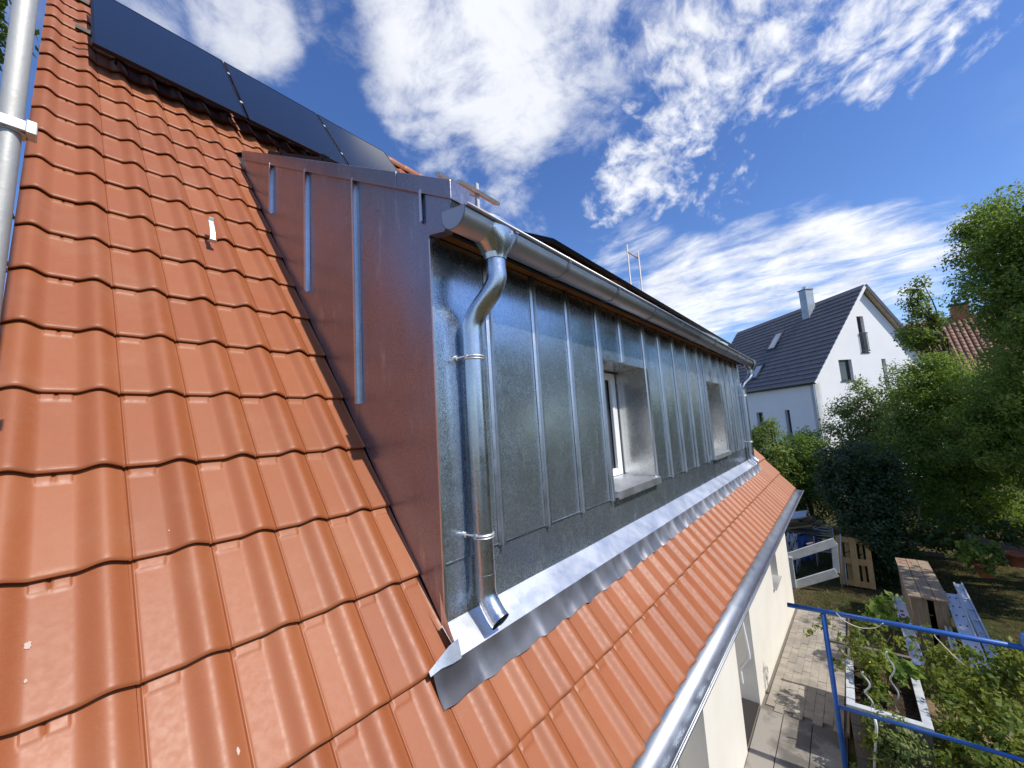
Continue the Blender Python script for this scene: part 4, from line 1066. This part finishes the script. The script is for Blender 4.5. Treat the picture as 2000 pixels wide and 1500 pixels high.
# blue guard frame in front of the raised bed
bf = thing('blue_guard_frame', 'blue painted tubular guard rail frame around the raised vegetable bed', 'railing', (5.5, .42, 0))
G().tube([(5.5, .735, 1.675), (5.5, -1.6, 1.69)], .0235, 14).build('top_rail', MT['blue'], bf, smooth=True)
G().tube([(5.5, .42, -.03), (5.5, .42, 1.655)], .0235, 14).build('post', MT['blue'], bf, smooth=True)
G().tube([(5.5, .40, .745), (5.5, -1.6, .772)], .018, 12).build('mid_rail', MT['blue'], bf, smooth=True)
G().tube([(5.5, -.955, -.03), (5.5, -.955, 1.80)], .0235, 14).build('post', MT['blue'], bf, smooth=True)
MT['cord'] = m_simple('twine', (.75, .66, .5), rough=.9)
for k, (pp, lb) in enumerate(([((1633, 1197), (1650, 1213), (1680, 1226), (1710, 1226), (1725, 1217)), 'pale twine looping below the left half of the blue top rail'], [((1825, 1240), (1828, 1245), (1860, 1278), (1885, 1300)), 'pale twine running down from the blue top rail to the plants'])):
    o = G().tube(bez([onX(u, v, 5.47) for u, v in pp], 6), .004, 6).build('twine', MT['cord'], smooth=True); tag(o, lb, 'twine')

# raised bed
MT['greyboard'] = m_wood('weathered_board', (.20, .17, .14), (.11, .095, .08), (1, 10, 10))
MT['whiteboard'] = m_simple('white_coated_board', (.55, .57, .58), (.42, .44, .45), scale=7, rough=.45, bumps=.05)
bx0, bx1, by0, by1, bzt = 5.82, 7.25, -.29, .335, .62
bed = thing('raised_bed', 'wooden raised bed with white rim boards and dark soil inside', 'planter', (6.5, 0, 0))
for k in range(4):
    z0, z1 = -.06 + k * .165, -.06 + (k + 1) * .165 - .006
    G().box((bx0, by0, z0), (bx0 + .025, by1, z1)).build('board', MT['greyboard'], bed); G().box((bx0 + .026, by0, z0), (bx1, by0 + .025, z1)).build('board', MT['greyboard'], bed)
    G().box((bx0 + .026, by1 - .025, z0), (bx1, by1, z1)).build('board', MT['greyboard'], bed); G().box((bx1 - .025, by0 + .026, z0), (bx1, by1 - .026, z1)).build('board', MT['greyboard'], bed)
for a_, b_ in (((bx0 - .03, by0 - .02, bzt - .012), (bx0 + .045, by1 + .02, bzt + .016)), ((bx0 + .0451, by0 - .02, bzt - .014), (bx1 - .25, by0 + .055, bzt + .012)), ((bx0 + .0451, by1 - .055, bzt - .014), (bx1 - .35, by1 + .02, bzt + .012))):
    G().box(a_, b_).build('rim_board', MT['whiteboard'], bed, bevel=.004)
G().box((bx1 - .02, by0, bzt - .01), (bx1 + .04, by1 + .25, bzt + .012)).build('cross_board', MT['greyboard'], bed)
arr = [[(x, y, .50 + .03 * math.sin(x * 9) * math.cos(y * 11) + random.uniform(-.012, .012)) for x in np.linspace(bx0 + .03, bx1 - .03, 40)] for y in np.linspace(by0 + .03, by1 - .03, 18)]
G().grid(np.array(arr)).build('soil', MT['soil'], bed, smooth=True)
# spiral stakes
def spiral(u0, v0, zb_, ht, label):
    p = onZ(u0, v0, zb_)
    pts = [(p[0] + .01 * math.cos(a), p[1] + .024 * math.sin(a), zb_ + ht * a / 15.0) for a in np.linspace(0, 15, 60)]
    o = G().tube(pts, .009, 7).build('spiral_stake', MT['alu'], smooth=True); tag(o, label, 'stake', 'plant stakes in the raised bed')
spiral(1755, 1392, .5, .62, 'wavy metal plant stake standing in the bare soil of the bed')
spiral(1703, 1400, .5, .45, 'shorter wavy metal plant stake among the tomato leaves')
o = G().tube([onX(1708, 1500, 5.62), onX(1712, 1420, 5.62), onX(1709, 1405, 5.6)], .012, 8).build('white_stake', MT['white'], smooth=True); tag(o, 'white straight stake in front of the grey bed boards', 'stake')

# tomato and other vegetable plants
MT['stem'] = m_simple('green_stem', (.12, .16, .05), (.22, .2, .08), scale=8, rough=.8)
MT['tomato'] = m_simple('yellow_tomato', (.75, .38, .03), (.8, .5, .05), scale=9, rough=.3)
def veg(label, base_, pts, n, rad, per, size, mat, seed, fruit=0, name='tomato_plant', group='tomato plants round the blue guard frame'):
    r = np.random.default_rng(seed); th = thing(name, label, 'plant', base_, group)
    pts = np.array(pts, float); cl = pts[r.integers(len(pts), size=n)] + r.normal(0, 1, (n, 3)) * rad * 1.1
    mk('foliage', leaves_mesh('foliage', cl, rad, per, size, mat, seed, aspect=.55, droop=.8), th)
    g = G()
    for e in pts:
        s = np.array(base_, float) + r.normal(0, .03, 3) * np.array([1, 1, 0]); m_ = (s + e) / 2 + r.normal(0, .05, 3)
        pp = bez([s, m_, e], 6); g.tube(pp, np.linspace(.008, .003, len(pp)), 6)
    g.build('stem', MT['stem'], th, smooth=True)
    for k in range(fruit):
        c_ = cl[r.integers(len(cl))]; gg = G(); rr = .016
        arr = [[(c_[0] + rr * math.sin(a) * math.cos(b), c_[1] + rr * math.sin(a) * math.sin(b), c_[2] + rr * math.cos(a)) for b in np.linspace(0, 6.283, 9)] for a in np.linspace(.01, 3.13, 7)]
        gg.grid(np.array(arr)).build('fruit', MT['tomato'], th, smooth=True)
    return th
pb_ = lambda u, v, x: tuple(onX(u, v, x))
veg('tomato plant climbing the back left of the raised bed', (6.9, .15, .5), [pb_(1660, 1235, 6.8), pb_(1690, 1265, 6.6), pb_(1720, 1290, 6.5), pb_(1655, 1290, 6.6), pb_(1700, 1240, 6.9), pb_(1740, 1240, 6.9), pb_(1620, 1230, 6.9)], 40, .08, 16, .06, LF['tomato'], 201, 9)
veg('tomato plant hanging over the front of the raised bed', (6.3, .12, .5), [pb_(1690, 1310, 6.4), pb_(1700, 1350, 6.2), pb_(1715, 1380, 6.05), pb_(1690, 1390, 6.0), pb_(1720, 1330, 6.3), pb_(1690, 1280, 6.4)], 52, .06, 20, .05, LF['tomato'], 211, 3)
veg('sprawling tomato plant right of the raised bed under the twine', (7.2, -.62, 0), [pb_(1830, 1295, 7.3), pb_(1870, 1320, 7.2), pb_(1850, 1350, 7.0), pb_(1900, 1350, 7.0), pb_(1820, 1265, 7.6), pb_(1870, 1290, 7.4), pb_(1910, 1310, 7.2)], 62, .11, 30, .06, LF['tomato'], 221, 5)
veg('dense tomato plant at the right edge behind the blue post', (6.6, -1.05, 0), [pb_(1960, 1310, 6.8), pb_(1985, 1350, 6.6), pb_(1940, 1380, 6.5), pb_(1980, 1400, 6.4), pb_(1995, 1310, 6.7), pb_(1930, 1340, 6.7)], 100, .11, 30, .06, LF['tomato'], 231, 5)
veg('dense tomato plant in the lower right corner', (6.0, -.72, 0), [pb_(1870, 1440, 6.0), pb_(1920, 1470, 5.9), pb_(1960, 1440, 6.0), pb_(1990, 1480, 5.9), pb_(1850, 1490, 5.8), pb_(1900, 1410, 6.2), pb_(1940, 1495, 5.7)], 110, .10, 30, .058, LF['tomato'], 241, 4)
veg('pale bushy herb growing in front of the grey bed boards', (5.68, -.05, 0), [pb_(1755, 1450, 5.68), pb_(1770, 1480, 5.66), pb_(1745, 1430, 5.7), pb_(1785, 1500, 5.65), pb_(1760, 1500, 5.66)], 60, .07, 26, .045, LF['pale'], 251, 0, 'herb_bush', None)
veg('yellowed tomato vine hanging at the corner of the bed', (5.72, .18, .2), [pb_(1700, 1420, 5.72), pb_(1710, 1450, 5.7), pb_(1695, 1470, 5.7), pb_(1715, 1480, 5.7)], 26, .06, 16, .05, LF['tomato'], 261, 2)
veg('broad leaved squash plant with dark green leaves in the bed', (6.75, -.05, .5), [pb_(1750, 1305, 6.6), pb_(1765, 1320, 6.5), pb_(1740, 1300, 6.6), pb_(1775, 1300, 6.6)], 12, .07, 8, .13, LF['mid'], 271, 0, 'squash_plant', None)
veg('squash seedling on the lawn behind the blue top rail', (8.6, -.05, -.2), [pb_(1725, 1195, 8.6), pb_(1740, 1190, 8.6), pb_(1710, 1188, 8.7), pb_(1735, 1180, 8.7)], 16, .1, 10, .12, LF['mid'], 281, 0, 'squash_plant', None)
MT['dry'] = m_simple('dry_earth', (.30, .21, .12), (.20, .14, .08), scale=12, rough=.95, spec=.1, bumps=.7, bscale=50, bdist=.02)
arr = [[(x, y, float(gz(x)) - .02 + .10 * max(0, 1 - ((x - 6.9) / 1.3) ** 2 - ((y + .75) / .5) ** 2) + random.uniform(-.01, .01)) for x in np.linspace(5.3, 8.4, 40)] for y in np.linspace(-1.6, -.33, 20)]
o = G().grid(np.array(arr)).build('garden_soil', MT['dry'], smooth=True); tag(o, kind='structure')

# ------------------------------------------------------------------ crate, planks and ladders
MT['crate'] = m_wood('old_crate_wood', (.40, .30, .20), (.26, .19, .125), (1, 9, 9))
MT['crate_v'] = m_wood('old_crate_wood_upright', (.36, .27, .17), (.22, .16, .10), (9, 9, 1))
cx, cyl, cyr, czt = 9.85, -.51, -.955, .545
farL, farR = onZ(1744, 1085, czt), onZ(1799, 1098, czt)
LC = float((farL[0] + farR[0]) / 2 - cx)
cr = thing('wooden_crate', 'long weathered wooden crate with board lid beside the aluminium planks', 'crate', (cx + LC / 2, (cyl + cyr) / 2, zg(cx)))
wd = (cyl - cyr + .06) / 3
for k in range(3):
    ya = cyr - .03 + k * wd
    G().box((cx - .04 + random.uniform(-.02, .02), ya, czt - .025), (cx + LC, ya + wd - .008, czt + random.uniform(-.003, .003))).build('lid_board', MT['crate'], cr, bevel=.003)
G().box((cx, cyr, zg(cx)), (cx + .03, cyr + .165, czt - .026)).build('front_board', MT['crate_v'], cr); G().box((cx, cyl - .2, zg(cx)), (cx + .03, cyl, czt - .026)).build('front_board', MT['crate_v'], cr)
for k in range(4):
    z0 = zg(cx + LC) + k * (czt - .03 - zg(cx + LC)) / 4; z1 = zg(cx + LC) + (k + 1) * (czt - .03 - zg(cx + LC)) / 4 - .012
    G().box((cx + .031, cyl - .028, z0), (cx + LC - .03, cyl - .002, z1)).build('side_board', MT['crate'], cr); G().box((cx + .031, cyr + .002, z0), (cx + LC - .03, cyr + .028, z1)).build('side_board', MT['crate'], cr)
G().box((cx + LC - .029, cyr, zg(cx + LC)), (cx + LC - .002, cyl, czt - .026)).build('end_board', MT['crate_v'], cr)
MT['redpaint'] = m_simple('red_marking', (.45, .02, .06), rough=.7)
rg = G()
rg.tube([(cx + LC - .30 + .10 * math.cos(a), (cyl + cyr) / 2 + .1 + .09 * math.sin(a), czt + .001) for a in np.linspace(.6, 5.6, 14)], .008, 6)
rg.tube([(cx + LC - .12, cyl - .02, czt + .001), (cx + LC - .2, cyl - .16, czt + .001)], .008, 6)
rg.build('red_marking', MT['redpaint'], cr)
g = G()
for k in range(3): g.box((cx + 1.1 + k * .06, -.80, czt + .004), (cx + 1.14 + k * .06, -.68, czt + .02))
o = g.build('iron_bracket', MT['rust']); tag(o, 'small rusty iron piece lying on the crate lid', 'scrap')
def plank(p0, p1, wv, label, name, mat, holes=0, thick=.045, ribs=0, marks=False):
    p0, p1 = np.array(p0, float), np.array(p1, float); d = p1 - p0; ln = np.linalg.norm(d); d /= ln
    wv = np.array(wv, float); wl = np.linalg.norm(wv); wv /= wl; wv = wv - d * (wv @ d); wv /= np.linalg.norm(wv)
    nn = np.cross(d, wv); nn = nn if nn[2] > 0 else -nn
    c_ = (p0 + p1) / 2
    th = thing(name, label, 'plank', tuple(p1))
    G().obox(c_, d, wv, nn, ln, wl, .01).build('deck', mat, th)
    for s_ in (-1, 1): G().obox(c_ + wv * s_ * (wl / 2 - .012) + nn * .012, d, wv, nn, ln, .024, thick).build('edge_rail', mat, th)
    if holes:
        for k in range(holes):
            for s_ in (-.2, .2):
                h0 = p0 + d * ln * (k + .5) / holes + wv * wl * s_ + nn * .0058
                G().tube([h0, h0 + nn * .003], .012, 8).build('hole', MT['black'], th)
    for k in range(ribs): G().obox(p0 + d * ln * (k + .5) / ribs + nn * .014, d, wv, nn, .03, wl - .05, .02).build('rung', mat, th)
    if marks:
        for k in range(5): G().obox(p0 + d * ln * (.25 + .06 * k) + nn * .0062 + wv * .01 * math.sin(k * 3), d, wv, nn, .05, .05, .002).build('red_print', MT['redpaint'], th)
    return th
gA = zg(9.0)
plank(onX(1752, 1165, 10.6) + np.array([0, 0, 0]), onZ(1795, 1300, zg(8.8) + .03), (0, .16, 0), 'narrow aluminium plank with red print leaning left of the crate', 'aluminium_plank', MT['alu'], marks=True)
plank((10.3, -1.06, .52), (8.75, -1.10, zg(8.75) + .04), (0, .19, 0), 'perforated aluminium scaffold plank leaning on the crate', 'scaffold_plank', MT['alu'], holes=9)
plank((10.8, -1.22, .55), (9.2, -1.33, zg(9.2) + .04), (0, .12, 0), 'narrow ribbed aluminium ladder section behind the scaffold plank', 'ladder_section', MT['alu'], ribs=8)
plank((9.8, -.90, .12), (8.5, -.86, zg(8.5) + .03), (0, .08, 0), 'thin pale rail lying between crate and scaffold plank', 'metal_rail', MT['whiteboard'])

# ------------------------------------------------------------------ pallet, gate, chairs and the clutter behind the house
MT['pallet'] = m_wood('pallet_wood', (.68, .43, .18), (.55, .33, .12), (9, 9, 1), dirt=.3)
pbl, pbr = onZ(1642, 1140, zg(12.9)), onZ(1712, 1152, zg(12.9))
xP = float((pbl[0] + pbr[0]) / 2)
axp = (pbr - pbl); PWD = float(np.linalg.norm(axp)); axp /= PWD
topc = onX(1664, 1050, xP + .32); botc = (pbl + pbr) / 2
up_ = topc - botc; up_ -= axp * (up_ @ axp) * .0; PHT = float(np.linalg.norm(up_)); up_ /= PHT
axp = axp - up_ * (axp @ up_); axp /= np.linalg.norm(axp)
npz = np.cross(axp, up_); npz = npz if npz[0] < 0 else -npz
pal = thing('wooden_pallet', 'light brown wooden pallet standing upright against the ivy', 'pallet', tuple(botc))
def pbd(u0, u1, v0, v1, n0, thick, nm):
    G().obox(botc + axp * PWD * ((u0 + u1) / 2 - .5) + up_ * PHT * (v0 + v1) / 2 + npz * n0, axp, up_, npz, PWD * (u1 - u0), PHT * (v1 - v0), thick).build(nm, MT['pallet'], pal, bevel=.003)
for u0, u1 in ((0, .16), (.40, .60), (.84, 1)): pbd(u0, u1, 0, 1, .05, .024, 'face_board')
for v0, v1 in ((.0, .12), (.44, .57), (.88, 1)): pbd(0.005, .995, v0, v1, .02, .03, 'cross_board')
for u0, u1 in ((.03, .17), (.235, .385), (.43, .57), (.66, .76), (.83, .98)): pbd(u0, u1, 0.003, .997, -.06, .022, 'back_board')
for u in (.08, .5, .92):
    for v in (.06, .5, .94): pbd(u - .06, u + .06, v - .05, v + .05, -.022, .05, 'block')
for (a_, b_, lb) in (((1641, 1043), (1645, 1146), 'taller thin pale stick leaning against the pallet'), ((1650, 1098), (1655, 1143), 'shorter thin pale stick leaning against the pallet')):
    e = onZ(*b_, zg(12.5)); s = onX(*a_, float(e[0]) + .22)
    o = G().tube([e, s], .012, 8).build('stick', MT['whiteboard'], smooth=True); tag(o, lb, 'stick')
# white gate leaf
MT['gate'] = m_simple('white_painted_wood', (.66, .66, .62), (.56, .56, .52), scale=6, rough=.6)
xG = 12.4
gt = thing('white_gate', 'white wooden gate leaf with metal latch behind the house corner', 'gate', tuple(onX(1548, 1140, xG)))
def bar(p, q, w_, nm, mat=None, parent=None, th_=.045):
    p, q = np.array(p), np.array(q); d = q - p; ln = np.linalg.norm(d); d /= ln
    wv = np.array([0, 0, 1.0]) - d * d[2]
    if np.linalg.norm(wv) < .3: wv = np.array([0, 1.0, 0]) - d * d[1]
    wv /= np.linalg.norm(wv); nn = np.cross(d, wv)
    return G().obox((p + q) / 2, d, wv, nn, ln, w_, th_).build(nm, mat or MT['gate'], parent or gt, bevel=.004)
bar(onX(1534, 1090, xG), onX(1632, 1058, xG + .2), .19, 'rail'); bar(onX(1534, 1148, xG - .05), onX(1634, 1118, xG + .15), .19, 'rail')
bar(onX(1541, 1088, xG - .02), onX(1549, 1148, xG - .07), .14, 'stile', th_=.05); bar(onX(1629, 1060, xG + .22), onX(1634, 1118, xG + .17), .12, 'stile', th_=.05)
bar(onX(1575, 1063, xG - .0), onX(1588, 1060, xG + .02), .03, 'latch', MT['rust'])
# stacked chairs
def chair(o3, k, label):
    th = thing('garden_chair', label, 'chair', tuple(o3), 'white metal chairs in a stack')
    o3 = np.array(o3); sx, sy = .44, .42
    P_ = lambda x, y, z: o3 + np.array([x, y, z])
    for s_ in (-1, 1):
        G().tube(bez([P_(0, s_ * sx / 2, 0), P_(-.01, s_ * sx / 2, .42), P_(.02, s_ * sx / 2, .62), P_(.2, s_ * sx / 2, .64), P_(sy, s_ * sx / 2, .62)], 5), .012, 8).build('arm_frame', MT['white'], th, smooth=True)
        G().tube([P_(sy, s_ * sx / 2, 0), P_(sy - .03, s_ * sx / 2, .42), P_(sy + .1, s_ * sx / 2, .82)], .012, 8).build('leg', MT['white'], th, smooth=True)
    G().tube(bez([P_(sy + .1, -sx / 2, .8), P_(sy + .12, -sx / 4, .88), P_(sy + .12, sx / 4, .88), P_(sy + .1, sx / 2, .8)], 5), .012, 8).build('back_hoop', MT['white'], th, smooth=True)
    for j in range(5): G().box(tuple(P_(.02 + j * .08, -sx / 2, .41)), tuple(P_(.08 + j * .08, sx / 2, .42))).build('seat_slat', MT['white'], th)
    for j in range(4): G().tube([P_(sy + .02 + j * .022, -sx / 2, .52 + j * .075), P_(sy + .02 + j * .022, sx / 2, .52 + j * .075)], .008, 6).build('back_slat', MT['white'], th)
cb_ = onZ(1612, 1108, zg(13.4))
for k, lb in enumerate(('lowest white metal chair of the stack behind the gate', 'middle white metal chair of the stack behind the gate', 'topmost white metal chair of the stack behind the gate')):
    chair((cb_[0], cb_[1] - .05, zg(13.4) + k * .085), k, lb)
# tarpaulin and crumpled sheet over the wood store
MT['tarp'] = m_simple('blue_tarpaulin', (.03, .12, .36), (.02, .08, .26), scale=3, rough=.45, spec=.5, bumps=.5, bscale=8, bdist=.05)
MT['sheet'] = m_simple('striped_plastic_sheet', (.55, .57, .62), (.05, .06, .09), scale=14, rough=.35, bumps=.6, bscale=12, bdist=.05, stretch=(1, 3, .6), lo=.46, hi=.54)
def cloth(cx_, y0, y1, ztop_, zbot, mat, name, label, seed, deep=.8):
    r = np.random.default_rng(seed); ph = r.uniform(0, 6, 6); arr = []
    for q in np.linspace(0, 1, 24):
        row = []
        for s in np.linspace(0, 1, 30):
            y = y0 + (y1 - y0) * s
            f_ = max(0, q - .3) / .7
            x = cx_ + deep * (.5 - q if q < .3 else .2 - .25 * f_) + .10 * f_ * math.sin(s * 17 + ph[0] + q * 2) + .05 * math.sin(s * 31 + ph[1]) * f_
            z = (ztop_ - .08 * math.sin(s * 3 + ph[2]) * q) if q < .3 else ztop_ - (ztop_ - zbot) * f_ - .06 * math.sin(s * 6 + ph[3])
            row.append((x, y + .05 * math.sin(q * 9 + ph[4]) + .18 * f_ * (s - .5) * -1, z + .025 * math.sin(s * 23 + q * 11 + ph[5])))
        arr.append(row)
    o = G().grid(np.array(arr)).build(name, mat, smooth=True); o.modifiers.new('thick', 'SOLIDIFY').thickness = .004
    tag(o, label, 'tarpaulin'); return o
xt = 14.6
tl, tr = onX(1545, 1045, xt), onX(1592, 1040, xt)
cloth(xt, tr[1], tl[1] + .1, float(tl[2]), zg(xt) + .15, MT['tarp'], 'blue_tarpaulin', 'crumpled blue tarpaulin hanging over the wood pile', 3)
tl2, tr2 = onX(1535, 1045, 13.6), onX(1556, 1050, 13.6)
cloth(13.6, tr2[1] - .05, tl2[1] + .2, float(tl2[2]), zg(13.6) + .02, MT['sheet'], 'plastic_sheet', 'crumpled striped plastic sheet in front of the blue tarpaulin', 9, .5)
MT['lumber'] = m_wood('stacked_lumber', (.52, .36, .18), (.34, .23, .12), (10, 1, 10))
MT['panelb'] = m_simple('pale_panel', (.62, .68, .78), rough=.5)
for k, (u0, v0, u1, v1, w_, m_, nm, lb) in enumerate(((1536, 1009, 1576, 1003, .04, 'panelb', 'pale_panel', 'pale blue panel lying on top of the wood pile'), (1534, 1017, 1560, 1014, .10, 'lumber', 'plank', 'short pale plank in the wood pile under the pale panel'),
        (1534, 1031, 1587, 1024, .06, 'lumber', 'plank', 'long splintered plank at the bottom of the wood pile'), (1534, 1023, 1580, 1019, .10, 'greyboard', 'plank', 'dark grey plank in the middle of the wood pile'))):
    a_, b_ = onX(u0, v0, 15.0), onX(u1, v1, 15.0)
    d = (b_ - a_); ln = np.linalg.norm(d); d /= ln
    nn = np.cross(d, [1, 0, 0]); nn /= np.linalg.norm(nn); xx = np.cross(nn, d)
    o = G().obox((a_ + b_) / 2, d, xx, nn, ln, .9 if k == 0 else .3, w_).build(nm, MT[m_], bevel=.004); tag(o, lb, 'plank')
MT['log'] = m_simple('split_log', (.30, .22, .14), (.18, .13, .08), scale=16, rough=.9)
for (u0, v0, u1, v1, r_, lb) in ((1570, 1016, 1590, 1013, .09, 'thick pale log end sticking out of the wood pile above the others'), (1580, 1022, 1609, 1020, .07, 'longest log sticking out of the right side of the wood pile')):
    o = G().tube([onX(u0, v0, 15.0), onX(u1, v1, 14.9)], r_, 10).build('log', MT['log'], smooth=True, angle=50); tag(o, lb, 'log')
ws = thing('wood_store', 'open wooden shelf frame carrying the wood pile behind the house', 'shelf', (15.1, 1.6, zg(15)))
za = float(onX(1560, 1036, 15.0)[2])
for y in (1.1, 2.6):
    for x in (14.7, 15.5): G().box((x, y, zg(15) - .02), (x + .08, y + .08, za)).build('post', MT['greyboard'], ws)
for k in range(4): G().box((14.65 + k * .24, .95, za), (14.85 + k * .24, 2.8, za + .03)).build('shelf_board', MT['greyboard'], ws)
# bean poles, bed edging, pot and low plants at the back of the garden
MT['terra'] = m_simple('terracotta_pot', (.40, .13, .06), (.30, .10, .05), scale=8, rough=.8)
def pot(u, v, x, r_, label):
    p = onX(u, v, x); th = thing('flower_pot', label, 'pot', (p[0], p[1], p[2] - .2))
    g = G(); arr = [[(p[0] + rr * math.cos(a), p[1] + rr * math.sin(a), p[2] + dz_) for a in np.linspace(0, 6.2832, 20)] for rr, dz_ in ((r_ * .7, -.22), (r_ * .95, .0), (r_ * 1.08, .0), (r_ * 1.08, .06), (r_ * .95, .06), (r_ * .9, -.02), (.01, -.02))]
    g.grid(np.array(arr)).build('pot', MT['terra'], th, smooth=True)
pot(1985, 1085, 13.5, .15, 'terracotta flower pot half hidden at the right edge'); pot(1923, 1105, 13.0, .16, 'small terracotta pot under a leafy plant in the back garden')
veg('leafy plant growing from the small terracotta pot', tuple(onX(1923, 1105, 13.0)), [pb_(1905, 1070, 13), pb_(1930, 1075, 13), pb_(1915, 1085, 13), pb_(1895, 1085, 13)], 30, .12, 22, .11, LF['mid'], 301, 0, 'potted_plant', None)
veg('low dark plant beside the bean pole', tuple(onZ(1800, 1085, zg(14))), [pb_(1800, 1045, 14.2), pb_(1825, 1050, 14.2), pb_(1785, 1060, 14), pb_(1840, 1070, 13.8)], 40, .16, 22, .1, LF['dark'], 311, 0, 'low_plant', None)
veg('low dark plants in front of the thicket', tuple(onZ(1870, 1075, zg(14.5))), [pb_(1870, 1040, 14.8), pb_(1895, 1040, 14.8), pb_(1850, 1055, 14.5), pb_(1940, 1050, 14.5), pb_(1975, 1045, 14.6)], 60, .2, 22, .11, LF['dark'], 321, 0, 'low_plant', None)
o = G().tube([onZ(1802, 1068, zg(14.6)), onX(1795, 1010, 14.6), onX(1793, 980, 14.6)], .018, 7).build('bean_pole', MT['crate'], smooth=True); tag(o, 'thin upright bean pole standing in the dark back garden', 'pole')
for k, (u0, v0, u1, v1, lb) in enumerate(((1765, 1068, 1845, 1078, 'weathered bed edging board left of the potted plant'), (1885, 1045, 2010, 1085, 'weathered board fence plank, upper one at the right edge'), (1885, 1058, 2010, 1100, 'weathered board fence plank, lower one at the right edge'), (1760, 1055, 1790, 1062, 'short weathered edging board behind the ivy'))):
    p, q = onX(u0, v0, 14.4), onX(u1, v1, 13.6)
    if k in (0, 3): p, q = onZ(u0, v0 + 8, zg(13.8) + .05), onZ(u1, v1 + 8, zg(13.8) + .05)
    d = q - p; ln = np.linalg.norm(d); d /= ln; wv = UP - d * d[2]; wv /= np.linalg.norm(wv); nn = np.cross(d, wv)
    o = G().obox((p + q) / 2, d, wv, nn, ln, .14, .03).build('edging_board', MT['greyboard'], bevel=.004); tag(o, lb, 'board')
